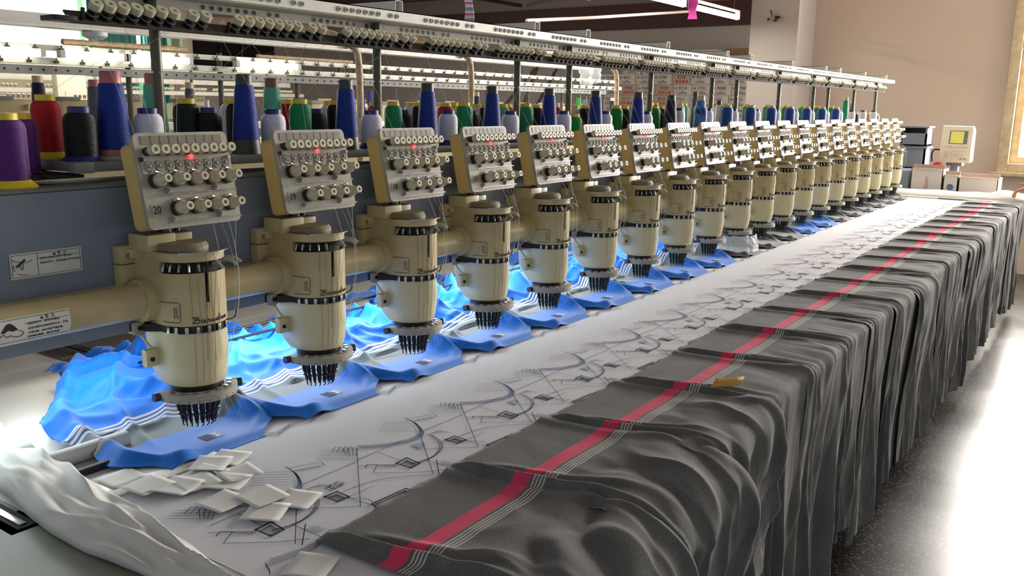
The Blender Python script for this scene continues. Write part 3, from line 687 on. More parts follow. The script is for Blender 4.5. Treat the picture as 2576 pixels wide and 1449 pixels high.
def numbertext(h, k):
    pn = [c for c in h.children if c.name.startswith('tension_panel')][0]
    pl = [c for c in pn.children if c.name.startswith('number_plate')][0]
    t = xf(text_mb(str(20-k), .020, 0, .0003), PF @ Matrix.Translation((-.082, -.055, .001)) @ Matrix.Diagonal((.85, 1.1, 1, 1)))
    t.obj('number', 'print_black', pl, 0)
heads = [head]
for k in range(1, 20):
    h = copy_tree(head); h.location = (X0+PITCH*k, HY, Z0); heads.append(h)
for k, h in enumerate(heads):
    if k == 0: lab = 'nearest cream embroidery head, its tension panel marked 20'
    elif k <= 9: lab = 'cream embroidery head, %s from the camera, its panel marked %d' % (ORD[k+1], 20-k)
    elif k == 19: lab = 'cream embroidery head at the very far end of the row'
    else: lab = 'cream embroidery head, %s from the far end of the row' % ORD[20-k]
    h['label'] = lab; numbertext(h, k)
    h['group'] = 'embroidery heads in a row'

# ---------------------------------------------------------------- spool shelf, posts, rails, tension brackets
SZ = 1.38
sh = tag(MB().box(.915, 7.7, 1.632, 1.960, 1.362, SZ, .002).obj('spool_shelf', 'shelf'), 'long grey shelf carrying the thread spools', 'shelf')
MB().box(.905, .945, 1.626, 1.652, 1.3605, 1.3815, .003).obj('shelf_end_cap', 'shelf', sh)
for x in (1.2, 3.0, 4.8, 6.6): MB().box(x-.02, x+.02, 1.65, 1.74, 1.338, 1.363).obj('shelf_bracket', 'black', sh)
bp = tag(MB().box(.62, .93, 1.66, 1.695, 1.352, 1.356).tube([(.60, 1.9, 1.352), (.93, 1.68, 1.354)], .006, 6).tube([(.70, 1.78, 1.350), (.93, 1.95, 1.352)], .006, 6).box(.86, .93, 1.64, 1.86, 1.352, 1.358).obj('spool_carrier', 'black'), 'black bar frame holding spools beyond the shelf end', 'bracket')
TOPZ = 1.712
pxs = (400, 950, 1300, 1430, 1635, 1789, 1851, 1958, 2045, 2082, 2147, 2202)
pox = []
for i, p in enumerate(pxs):
    q = at(p, 250, y=1.725); pox.append(q.x)
    o = MB().cyl((0, 0, 0), (0, 0, .175), .0115, 14).cyl((0, 0, .18), (0, 0, TOPZ-SZ), .0115, 14).cyl((0, 0, .172), (0, 0, .183), .0085, 10).obj('rack_post', 'post', loc=(q.x, 1.725, SZ))
    tag(o, 'worn dark green rack post, %s from the camera end' % ORD[i+1], 'post', 'posts of the thread rack')
rail = tag(MB().box(.55, 7.78, 1.640, 1.645, TOPZ, TOPZ+.027).box(.55, 7.78, 1.64, 1.69, TOPZ+.0245, TOPZ+.027).box(.55, 7.78, 1.66, 1.74, TOPZ-.001, TOPZ+.002).box(.55, 7.78, 1.738, 1.743, TOPZ-.020, TOPZ+.002).obj('thread_rail', 'white_rail', smooth=0), 'long white perforated thread rail above the embroidery machine', 'rail')
eye = MB().lathe([(.0060, 0), (.0060, .003), (.0032, .003), (.0028, .0005), (0, .0005)], 12, Matrix.Rotation(radians(90), 4, 'X')).mesh('thread_eyelet', 'disc')
far_e = MB(); cnt = 0
off = [-.115+.0235*i for i in range(7)]+[.072, .096]
def rail_x(k): return X0+PITCH*k+.0
for k in range(-2, 20):
    for j, ox in enumerate(off):
        x = X0+PITCH*k+ox+.02
        if x < .6: continue
        if cnt < 99: o = link('thread_eyelet', eye, rail, (x, 1.640, TOPZ+.0125)); cnt += 1
        else: far_e.lathe([(.0060, 0), (.0060, .003), (.0032, .003), (.0028, .0005), (0, .0005)], 8, Matrix.Translation((x, 1.640, TOPZ+.0125)) @ Matrix.Rotation(radians(90), 4, 'X'))
far_e.obj('far_eyelets', 'disc', rail)['kind'] = 'stuff'
b = MB()
for k in range(-2, 20):
    for j, ox in enumerate(off):
        x = X0+PITCH*k+ox+.03
        if x > .6: b.lathe([(.005, 0), (.005, .002), (0, .002)], 8, Matrix.Translation((x, 1.738, TOPZ-.009)) @ Matrix.Rotation(radians(90), 4, 'X'))
b.obj('rear_eyelets', 'dsteel', rail)['kind'] = 'stuff'
for i, x in enumerate(pox):
    t = thing('support_arm', (x+.02, 1.66, TOPZ+.027), 'white square tube arm across the thread rail above the %s post from the camera' % ORD[i+1], 'arm', 'square arms on the thread rail')
    b = MB(); s = .015; wl = .002; L = .42
    b.box(-s, s, 0, L, 0, wl).box(-s, s, 0, L, 2*s-wl, 2*s).box(-s, -s+wl, 0, L, 0, 2*s).box(s-wl, s, 0, L, 0, 2*s); b.obj('arm_tube', 'white_rail', t, 0)
    MB().box(-s+wl, s-wl, .03, .034, wl, 2*s-wl).obj('arm_hollow_shade', 'dark', t, 0)  # dark sheet inside the open arm end stands in for its shade
# tension brackets of the rack: 9 knobs each
KT = radians(38)
br0 = thing('tension_bracket', (X0, 1.665, 1.652), 'x', 'tension bracket', 'tension brackets along the thread rack')
BF = frame4((0, 0, 0), (1, 0, 0), (0, sin(radians(48)), cos(radians(48))))
MB().box(-.110, .2185, -.017, .017, -.004, 0).obj('bracket_plate', 'brown', br0)
br0.children[0].data.transform(BF)
MB().box(-.110, .205, .003, .022, -.012, -.008).obj('mounting_bar', 'shelf', br0)
koff = [-.063+.028*i for i in range(7)]+[.151, .182]
for j, x in enumerate(koff):
    T4 = BF @ Matrix.Translation((x, 0, 0))
    k = MB().lathe([(.0115, 0), (.0115, .003), (.0085, .005), (.0115, .007), (.0115, .010), (.006, .013), (.006, .020)], 14, T4).obj('tension_disc', 'black', br0)
    MB().lathe([(.0116, .0), (.0118, .0012), (.0116, .0024)], 14, T4 @ Matrix.Translation((0, 0, .0085))).obj('disc_rim', 'steel', k)
    MB().lathe([(.0085, .020), (.0124, .022), (.0128, .034), (.0120, .036), (.0046, .036), (.0046, .030), (0, .030)], 16, T4).obj('tension_knob', 'knob', k)
MB().tube([BF @ Vector(q) for q in ((-.085, -.01, .0), (-.088, .0, .014), (-.090, .012, .022))], .004, 6).obj('wire_guide', 'dsteel', br0)
kids(br0)
brs = [br0]
for k in range(1, 20):
    c = copy_tree(br0); c.location = (X0+PITCH*k, 1.665, 1.652); brs.append(c)
for k, c in enumerate(brs):
    c['label'] = 'nine cream tension knobs on the rack above '+headref(k)
    if k > 0:
        for d in c.children:
            for e in d.children:
                if e.data.name.startswith('tension_knob'): pass
# black end cover of the first bracket
MB().box(-.150, -.105, -.026, .022, -.012, -.002, .002).obj('end_cover', 'black', br0)
br0.children[-1].data.transform(BF)

# ---------------------------------------------------------------- spools and cones
def spool_mesh_parts(kind, col, cap, H, r):
    """returns [(name, mesh, mat)] with origin at base centre"""
    key = (kind, col, cap, round(H, 3), round(r, 3))
    if key in _SP: return _SP[key]
    if kind == 'spool':
        hb = .014; ht = .012
        body = MB().lathe([(r*.97, hb-.002), (r, hb+.01), (r, H-ht-.018), (r*.93, H-ht-.007), (r*.72, H-ht)], 28)
        base = MB().lathe([(r*1.32, 0), (r*1.34, .003), (r*1.0, hb), (r*.6, hb)], 28)
        top = MB().lathe([(r*.66, H-ht-.001), (r*.66, H-.001), (r*.62, H), (r*.5, H), (r*.5, H-.008), (0, H-.008)], 24)
        parts = [('thread_winding', body.mesh('thread_winding', 't_'+col), None), ('spool_base', base.mesh('spool_base', 'c_'+cap), None), ('spool_cap', top.mesh('spool_cap', 'c_'+cap), None)]
    else:
        rt_ = r*.56
        f = lambda z: r+(rt_-r)*(z/H)
        z1 = H-.024
        zb = .030 if cap == 'dark grey' else .010
        body = MB().lathe([(f(zb)-.001, zb), (f(zb+.01)+.001, zb+.004), (f(H*.5)+.0012, H*.5), (f(z1)+.001, z1-.003), (f(z1)-.001, z1)], 28)
        core = MB().lathe([(f(0), 0), (f(zb)-.0002, zb), (f(z1)-.002, z1-.002), (f(H)-.0005, H-.002), (f(H)-.002, H), (f(H)-.005, H), (f(H)-.006, H-.02), (0, H-.02)], 28)
        parts = [('thread_winding', body.mesh('thread_winding', 't_'+col), None), ('paper_cone', core.mesh('paper_cone', 'c_'+cap), None)]
    _SP[key] = parts; return parts
_SP = {}
SPOTS = []
def spool(px, ptop, y, kind, col, cap, lab, r=None, z=SZ, wy=None, group=None):
    q = at(px, ptop, y=y); H = max(.05, round(q.z-z, 3))
    r = r or (.0285 if kind == 'spool' else .033)
    t = thing('thread_'+kind, (q.x, y, z), relab(lab), 'thread '+kind, group or 'thread spools and cones on the long shelf')
    for n, me, _ in spool_mesh_parts(kind, col, cap, H, r): link(n, me, t)
    SPOTS.append((q.x, y, z+H, r)); return t
B2 = headref
near = [
 (8, 284, 1.665, 'spool', 'purple', 'yellow', 'purple thread spool at the very left edge of the picture, in front', .034, 1.340),
 (42, 283, 1.75, 'spool', 'purple', 'yellow', 'second purple thread spool, half hidden behind the leftmost one', .033, 1.345),
 (112, 238, 1.80, 'spool', 'red', 'yellow', 'tall red thread spool with a yellow cap left of the black spool', .0285, 1.38),
 (197, 268, 1.70, 'spool', 'black', 'navy', 'black thread spool with a navy base between the red spool and the tall blue cone', .031, 1.375),
 (275, 178, 1.70, 'cone', 'blue', 'pink', 'tall blue thread cone with a pink rim standing nearest the camera', .036, 1.388),
 (370, 272, 1.69, 'spool', 'white', 'navy', 'white thread spool with a navy cap behind head 20', .030, SZ),
 (383, 184, 1.90, 'cone', 'teal', 'pink', 'teal thread cone with a pinkish rim behind the first rack post', .033, SZ),
 (467, 247, 1.80, 'spool', 'dark green', 'yellow', 'dark green thread spool with a yellow cap behind head 20', .0300, SZ),
 (525, 271, 1.76, 'spool', 'black', 'navy', 'black thread spool with a navy cap behind head 20', .028, SZ),
 (612, 186, 1.69, 'cone', 'blue', 'dark grey', 'tall blue cone between heads 20 and 19', .033, SZ),
 (579, 250, 1.92, 'spool', 'white', 'yellow', 'white thread spool half hidden left of the tall blue cone between heads 20 and 19', .027, SZ),
 (593, 249, 1.86, 'spool', 'black', 'yellow', 'black thread spool with a yellow cap half hidden by the blue cone between heads 20 and 19', .027, SZ),
 (686, 274, 1.69, 'spool', 'white', 'navy', 'white thread spool with a navy cap behind head 19', .029, SZ),
 (682, 196, 1.82, 'cone', 'teal', 'brown', 'teal thread cone with a brown rim behind head 19', .030, SZ),
 (722, 250, 1.92, 'spool', 'red', 'yellow', 'red thread spool partly hidden behind the green one at head 19', .028, SZ),
 (754, 249, 1.78, 'spool', 'green', 'yellow', 'green thread spool with a yellow cap behind head 19', .0285, SZ),
 (796, 273, 1.86, 'spool', 'black', 'navy', 'black thread spool with a navy cap behind head 19', .027, SZ),
 (828, 254, 1.92, 'spool', 'white', 'yellow', 'white thread spool half hidden beside a black one, left of the blue cone before head 18', .026, SZ),
 (843, 253, 1.86, 'spool', 'black', 'yellow', 'black thread spool with a yellow cap, left of the blue cone before head 18', .026, SZ),
 (869, 200, 1.69, 'cone', 'blue', 'dark grey', 'tall blue thread cone standing between heads 19 and 18', .033, SZ),
 (934, 277, 1.69, 'spool', 'white', 'navy', 'white thread spool with a navy cap at the left of head 18', .0290, SZ),
 (940, 257, 1.92, 'spool', 'red', 'yellow', 'red thread spool peeping over the white one left of head 18', .022, SZ),
 (989, 255, 1.77, 'spool', 'green', 'yellow', 'green thread spool with a yellow cap behind head 18', .0260, SZ),
 (1018, 277, 1.84, 'spool', 'black', 'navy', 'black thread spool with a navy cap behind head 18', .026, SZ),
 (1036, 258, 1.93, 'spool', 'white', 'yellow', 'white thread spool with a yellow cap behind head 18', .027, SZ),
 (1054, 258, 1.87, 'spool', 'black', 'yellow', 'black thread spool with a yellow cap behind head 18', .026, SZ),
 (1075, 209, 1.69, 'cone', 'blue', 'dark grey', 'tall blue thread cone standing between heads 18 and 17', .033, SZ),
 (1120, 259, 1.90, 'spool', 'red', 'yellow', 'red thread spool with a yellow cap left of head 17', .030, SZ),
 (1127, 277, 1.69, 'spool', 'white', 'navy', 'white thread spool with a navy cap left of head 17', .029, SZ),
 (1141, 257, 1.95, 'spool', 'yellow', 'yellow', 'yellow thread spool partly hidden between red and green ones', .022, SZ),
 (1167, 257, 1.77, 'spool', 'green', 'yellow', 'green thread spool with a yellow cap behind the fourth unit from the camera', .029, SZ),
 (1188, 279, 1.84, 'spool', 'black', 'navy', 'black thread spool with a navy cap behind the fourth unit from the camera', .026, SZ),
 (1199, 262, 1.93, 'spool', 'white', 'yellow', 'white thread spool with a yellow cap behind the fourth unit from the camera', .028, SZ),
 (1221, 262, 1.87, 'spool', 'black', 'yellow', 'black thread spool with a yellow cap behind the fourth unit from the camera', .026, SZ),
 (1238, 216, 1.69, 'cone', 'blue', 'dark grey', 'tall blue thread cone standing between heads 17 and 16', .033, SZ),
 (1264, 261, 1.85, 'spool', 'teal', 'yellow', 'teal thread spool with a yellow cap right of the blue cone before head 16', .027, SZ),
 (1276, 262, 1.94, 'spool', 'red', 'yellow', 'red thread spool half hidden behind the teal one before head 16', .026, SZ),
 (1284, 279, 1.69, 'spool', 'white', 'navy', 'white thread spool with a navy cap left of head 16', .029, SZ),
 (1322, 260, 1.77, 'spool', 'green', 'yellow', 'green thread spool with a yellow cap behind head 16', .029, SZ),
 (1350, 263, 1.87, 'spool', 'black', 'yellow', 'black thread spool with a yellow cap behind head 16', .027, SZ),
 (1382, 222, 1.69, 'cone', 'blue', 'dark grey', 'tall blue thread cone standing between heads 16 and 15', .033, SZ),
 (1397, 262, 1.94, 'spool', 'red', 'white', 'red thread spool half hidden by the blue cone before head 15', .026, SZ),
 (1418, 279, 1.69, 'spool', 'white', 'navy', 'white thread spool with a navy cap left of head 15', .029, SZ),
 (1446, 286, 1.72, 'spool', 'bright green', 'yellow', 'short green thread spool with a yellow cap behind head 15', .029, SZ),
 (1446, 264, 1.93, 'spool', 'white', 'yellow', 'white thread spool showing above the short green one', .028, SZ),
 (1472, 265, 1.87, 'spool', 'black', 'yellow', 'black thread spool with a yellow cap behind head 15', .028, SZ),
 (1499, 228, 1.69, 'cone', 'blue', 'dark grey', 'tall blue thread cone standing just past head 15', .033, SZ),
 (1523, 279, 1.69, 'spool', 'white', 'navy', 'white thread spool just past head 15', .028, SZ),
 (1550, 265, 1.77, 'spool', 'bright green', 'yellow', 'tall bright green thread spool one head past head 15', .029, SZ),
 (1571, 267, 1.87, 'spool', 'black', 'yellow', 'black thread spool one head past head 15', .028, SZ),
 (1606, 232, 1.69, 'cone', 'blue', 'dark grey', 'tall blue cone two heads past head 15', .033, SZ),
 (1626, 280, 1.69, 'spool', 'white', 'navy', 'white thread spool two heads past head 15', .028, SZ),
 (1590, 266, 1.93, 'spool', 'teal', 'yellow', 'pale teal thread spool half hidden by the blue cone two heads past head 15', .027, SZ),
 (1646, 266, 1.77, 'spool', 'bright green', 'yellow', 'bright green thread spool two heads past head 15', .029, SZ),
 (1662, 267, 1.87, 'spool', 'black', 'yellow', 'black thread spool two heads past head 15', .027, SZ),
 (1689, 239, 1.69, 'cone', 'navy', 'dark grey', 'tall navy thread cone with a dark rim', .033, SZ),
 (1764, 240, 1.69, 'cone', 'light blue', 'beige', 'tall light blue thread cone with a beige rim', .033, SZ),
]
def wlab(k, what): return '%s behind %s' % (what, B2(k))
for d in near: spool(*d[:7], r=d[7], z=d[8])
def spool_at(x, H, y, kind, col, cap, lab, r=.028):
    t = thing('thread_'+kind, (x, y, SZ), short(lab), 'thread '+kind, 'thread spools and cones on the long shelf')
    for n, me, _ in spool_mesh_parts(kind, col, cap, H, r): link(n, me, t)
    SPOTS.append((x, y, SZ+H, r))
for k in range(8, 20):
    xb = 1.104+.3305*(k)
    if k > 8: pass
    spool_at(xb, .117, 1.69, 'spool', 'white', 'navy', wlab(k, 'white thread spool with a navy cap'))
    if k == 17: spool_at(xb+.09, .21, 1.76, 'cone', 'green', 'beige', 'tallest green thread cone near the far end of the shelf', r=.03)
    elif k < 18: spool_at(xb+.085, .141, 1.77, 'spool', 'bright green' if k != 14 else 'green', 'yellow', wlab(k, 'green thread spool with a yellow cap'))
    if 9 < k+1 < 18 and k > 8: spool_at(xb-.085, .135, 1.69, 'spool', 'royal blue', 'beige', wlab(k, 'royal blue thread spool with a beige rim'), r=.031)
    if k in (8, 9, 10): spool_at(xb+.05, .139, 1.86, 'spool', 'white', 'yellow', wlab(k, 'white thread spool with a yellow cap, in the rear row'))
    if k < 14: spool_at(xb+.14, .140, 1.88, 'spool', 'teal' if k % 2 else 'black', 'yellow', wlab(k, 'rear row %s thread spool with a yellow cap' % ('teal' if k % 2 else 'black')))
    if k in (10, 11): spool_at(xb+.0, .20 if k == 10 else .16, 1.90, 'cone', 'grey' if k == 10 else 'white', 'dark grey', wlab(k, '%s thread cone with a dark rim, in the rear row' % ('grey' if k == 10 else 'white')), r=.024)
spool_at(7.28, .10, 1.80, 'spool', 'black', 'yellow', 'short black thread spool at the far end of the shelf', r=.03)
spool_at(7.42, .19, 1.86, 'cone', 'navy', 'beige', 'navy thread cone standing tallest at the far end of the shelf', r=.026)
spool_at(7.50, .10, 1.76, 'spool', 'orange', 'yellow', 'orange thread spool near the last head', r=.028)
spool_at(7.62, .09, 1.72, 'spool', 'grey', 'white', 'last grey thread spool at the shelf end', r=.026)
# low plates under the first cones
tag(MB().lathe([(.046, 0), (.046, .006)], 24, Matrix.Translation((at(197, 268, y=1.70).x, 1.70, 1.368))).obj('spool_disc', 'black'), 'black round plate under the black thread spool by the shelf end', 'plate')
tag(MB().lathe([(.042, 0), (.042, .02)], 24, Matrix.Translation((at(112, 238, y=1.80).x, 1.80, 1.359))).obj('spool_disc', 'black'), 'black round plate under the tall red thread spool', 'plate')
tag(MB().box(at(275, 178, y=1.70).x-.05, at(275, 178, y=1.70).x+.05, 1.655, 1.745, SZ, 1.388, .002).obj('spool_pad', 'shelf'), 'grey pad under the nearest tall blue cone', 'pad')

# threads from the rack down to the spools
rr = random.Random(11)
n_t = 0
for i, (x, y, z, r) in enumerate(SPOTS):
    if x > 4.6 or i < 2 or i % 5 in (1, 3): continue
    k = max(0, min(19, round((x-X0)/PITCH)))
    x1 = X0+PITCH*k+rr.choice(koff)
    mid = Vector((x*.6+x1*.4+rr.uniform(-.01, .01), y, z+(1.66-z)*.4))
    pts = cat([(x, y, z-.003), mid, (x1, 1.69, 1.66), (x1+.02, 1.70, TOPZ)], 4)
    o = MB().tube(pts, .0003, 4).obj('thread', 'strand')
    tag(o, 'thread rising from a spool above '+headref(k), 'thread', 'threads rising to the rack above '+headref(k)); n_t += 1
for k in range(0, 9):
    for j in range(3):
        x = X0+PITCH*k-.08+j*.075+rr.uniform(-.01, .01)
        pts = cat([(x+rr.uniform(-.03, .03), 1.672, 1.655), (x+rr.uniform(-.02, .02), 1.60, 1.55), (X0+PITCH*k+px_(j*2)+.0, 1.512, 1.43)], 4)
        o = MB().tube(pts, .00028, 4).obj('thread', 'strand')
        tag(o, 'thread running down to the panel of '+headref(k), 'thread', 'threads running down to the panel of '+headref(k))

# ================================================================ TABLE
t = MB().box(.66, 7.9, .625, 2.40, TZ-.03, TZ-.002, .003)
tb = tag(t.obj('embroidery_table', 'table'), 'long white embroidery table under the row of heads', 'table')
for x in (.8, 3.0, 5.3, 7.7):
    for y in (.80, 2.3): MB().box(x-.03, x+.03, y-.03, y+.03, 0, TZ-.03).obj('table_leg', 'beam', tb)
b = MB(); q = [at(140, 885, z=.832), at(330, 945, z=.832), at(420, 900, z=.832), at(255, 845, z=.832)]
tag(MB().box(1.16, 1.42, 1.98, 2.39, TZ-.002, TZ+.001).obj('slot_gap_patch', 'brown', smooth=0), 'dark wood patch for the slot gap in the white table left of the nearest unit', 'cover')  # darkness of the slot gap put in as a brown sheet on the tabletop
tag(MB().cyl((1.25, 1.75, TZ+.012), (1.22, 2.45, TZ+.012), .008, 8).obj('drive_rod', 'black'), 'black rod lying across the dark wood patch of the slot gap', 'rod')
# thin black rods behind the heads, over the blue cloth
for i, (a, c) in enumerate((((580, 868), (930, 800)), ((590, 826), (935, 738)))):
    p0 = at(*a, y=1.78+.1*i); p1 = at(*c, y=1.78+.1*i)
    d = (p1-p0).normalized(); p0 = p0-d*.25; p1 = p1+d*2.0
    o = MB().cyl((p0.x, p0.y, p0.z), (p1.x, p1.y, p0.z), .0035, 8).cyl(((p0.x*.8+p1.x*.2), p0.y, p0.z), ((p0.x*.8+p1.x*.2)+.04, p0.y, p0.z), .008, 8).obj('drive_rod', 'black')
    tag(o, ['lower thin black rod running behind the nearest embroidery heads', 'upper thin black rod running behind the nearest embroidery heads'][i], 'rod')

# interlining sheet with cut-outs
CX = [(800+x/2.4156, 700+y/2.4156) for x, y in ()]
def zc(x, y, z=TZ+.003): p = at(800+x/2.4156, 700+y/2.4156, z=z); return (p.x, p.y)
dia1 = [zc(*p) for p in ((482, 1128), (540, 1098), (610, 1128), (560, 1152))]
dia2 = [zc(*p) for p in ((778, 985), (830, 965), (893, 985), (845, 1003))]
rec = [zc(*p) for p in ((1030, 1015), (1180, 950), (1215, 962), (1066, 1036))]
SH = []
bm = bmesh.new()
def loop(pts, z):
    vs = [bm.verts.new((x, y, z)) for x, y in pts]
    for i in range(len(vs)): bm.edges.new((vs[i], vs[(i+1) % len(vs)]))
sx0, sx1, sy0, sy1 = .74, 7.52, .66, 1.62
rz = random.Random(5)
outer = [(sx0, sy0), (sx1, sy0), (sx1, sy1), (sx0, sy1)]
loop(outer, TZ+.002)
holes = []
for i in range(-2, 19):
    for h in (dia1, dia2, rec):
        pts = [(x+PITCH*i, y) for x, y in h]
        if min(p[0] for p in pts) > sx0+.02 and max(p[0] for p in pts) < sx1-.02: loop(pts, TZ+.002); holes.append((pts, h is rec))
bmesh.ops.triangle_fill(bm, use_beauty=True, use_dissolve=False, edges=bm.edges[:])
me = bpy.data.meshes.new('interlining_sheet'); bm.to_mesh(me); bm.free(); me.materials.append(M['sheet'])
sheet = link('interlining_sheet', me); md = sheet.modifiers.new('thickness', 'SOLIDIFY'); md.thickness = .0015; md.offset = 1
tag(sheet, 'long grey white interlining sheet with stitched lines and cut-outs on the table', 'fabric sheet')
def ribbon_mb(b, pts, w_, z):
    P = [Vector((p[0], p[1])) for p in pts]
    for i in range(len(P)-1):
        d = P[i+1]-P[i]
        if d.length < 1e-6: continue
        d.normalize(); n = Vector((-d.y, d.x))*w_/2; e = d*w_*.3
        a = [P[i]-e+n, P[i]-e-n, P[i+1]+e-n, P[i+1]+e+n]
        b.add([(q.x, q.y, z) for q in a], [(0, 1, 2, 3)])
SEW = {'blue_thread': MB(), 'navy_thread': MB(), 'black_thread': MB(), 'pale_thread': MB()}
def sew(col, pts, w_=.0014, smooth=False, cells=range(-2, 19), jit=0):
    P = [zc(*p) for p in pts]
    if smooth: P = [(v[0], v[1]) for v in cat([(x, y, 0) for x, y in P], 5)]
    for i in cells:
        Q = [(x+PITCH*i+rz.uniform(-jit, jit), y+rz.uniform(-jit, jit)) for x, y in P]
        if Q[0][0] < sx0+.03 or max(q[0] for q in Q) > sx1: continue
        if min(q[0] for q in Q) < sx0+.015: continue
        ribbon_mb(SEW[col], Q, w_, TZ+.0041+(.0002 if col != 'pale_thread' else 0))
arcp = [(530, 855), (580, 880), (615, 915), (625, 945), (600, 970), (540, 992), (450, 1010), (340, 1024), (235, 1028)]
for k in range(6): sew('navy_thread' if k % 3 == 0 else 'blue_thread', [(x+k*5-8, y+k*2.6-7) for x, y in arcp], .0013, True, jit=.0003)
for k in range(6): sew('navy_thread', [(398-6*k, 877+11.5*k), (548+5*k, 872+12*k)], .001)
for k in range(6): sew('navy_thread', [(22-6*k, 1044+12*k), (235+3*k, 1040+13.5*k)], .001)
for k in range(4): sew('navy_thread', [(85+30*k, 1058+2*k), (105+30*k, 1028), (150+30*k, 1036), (172+20*k, 1080)], .0012)
sew('navy_thread', [(530, 858), (700, 828), (722, 842), (560, 872), (700, 850)])
sew('navy_thread', [(235, 1040), (258, 1390), (120, 1396), (-10, 1400)])
sew('black_thread', [(235, 1110), (520, 985)]); sew('black_thread', [(360, 1060), (500, 1110)]); sew('black_thread', [(620, 950), (698, 1190)])
sew('black_thread', [(645, 1040), (760, 1034)]); sew('black_thread', [(640, 930), (880, 830)]); sew('black_thread', [(650, 1105), (835, 1165)])
for k in range(3): sew('black_thread', [(665+13*k, 950+3*k), (705+12*k, 975+2*k), (735+10*k, 1010), (735+8*k, 1045), (705+4*k, 1080), (650, 1106+3*k), (560, 1130+2*k)], .0013, True)
for k in range(5): sew('black_thread', [(672+14*k, 952-5*k), (735+17*k, 925+4*k)], .001)
sew('black_thread', [(285, 1155), (300, 1135), (480, 1142)], .0018); sew('black_thread', [(335, 1186), (358, 1142), (470, 1148)], .0014); sew('black_thread', [(240, 1142), (480, 1136)])
sew('black_thread', [(335, 1186), (600, 1182), (765, 1168)]); sew('black_thread', [(150, 1300), (300, 1245), (450, 1215), (700, 1198)], .0014, True)
sew('black_thread', [(40, 1330), (300, 1345), (440, 1418)]); sew('black_thread', [(720, 1105), (735, 1195)], .002)
for k in range(4): sew('black_thread', [(1215+6*k, 940+7*k), (1250+4*k, 962+6*k), (1262+3*k, 975+4*k)], .0012)
for k in range(4): sew('black_thread', [(1228, 930+7*k), (1330, 900+7*k), (1385+4*k, 880+6*k), (1420+4*k, 838+3*k), (1510, 832+3*k)], .0013)
sew('black_thread', [(895, 990), (1150, 1050)]); sew('black_thread', [(860, 1000), (1005, 940)], .001)
for k in range(3): sew('black_thread', [(840+4*k, 500+6*k), (940+3*k, 502+6*k), (975, 468+7*k), (1060, 452+7*k), (1085+6*k, 436), (1090+6*k, 415)], .0014)
for k in range(2): sew('black_thread', [(370, 700+6*k), (520, 640+6*k), (850, 505+5*k)], .001)
for k in range(9): sew('pale_thread', [(575+8*k, 1010-1.5*k), (625+3*k, 1040-3*k)], .0025)
for k in range(5): sew('pale_thread', [(740+8*k, 1115-1*k), (800+8*k, 1135-2*k)], .002)
for h in (((482, 1128), (540, 1098), (610, 1128), (560, 1152), (482, 1128)), ((778, 985), (830, 965), (893, 985), (845, 1003), (778, 985))):
    c = Vector((sum(p[0] for p in h[:4])/4, sum(p[1] for p in h[:4])/4))
    sew('navy_thread', [((p[0]-c.x)*1.12+c.x, (p[1]-c.y)*1.14+c.y) for p in h], .004)
h = ((1030, 1015), (1180, 950), (1215, 962), (1066, 1036), (1030, 1015)); c = Vector((1122, 990))
sew('black_thread', [((p[0]-c.x)*1.04+c.x, (p[1]-c.y)*1.06+c.y) for p in h], .003, jit=.0006)
NMS = {'blue_thread': 'slate_blue_stitching', 'navy_thread': 'navy_stitching', 'black_thread': 'black_stitching', 'pale_thread': 'pale_stitching'}
# notes penned in the first cells
pen = text_mb('241 IC\n5/2 5M', .012, 0, .0001)
for px_n, py_n in ((1035, 1180), (830, 1225)):
    p = at(px_n-190, py_n+40, z=TZ+.004) if px_n == 1035 else at(px_n+10, py_n, z=TZ+.004)
    SEW['black_thread'].add([(p.x+v[0], p.y+v[1], TZ+.0043) for v in pen.v], pen.f)
for c, b in SEW.items(): b.obj(NMS[c], c, sheet, 0)

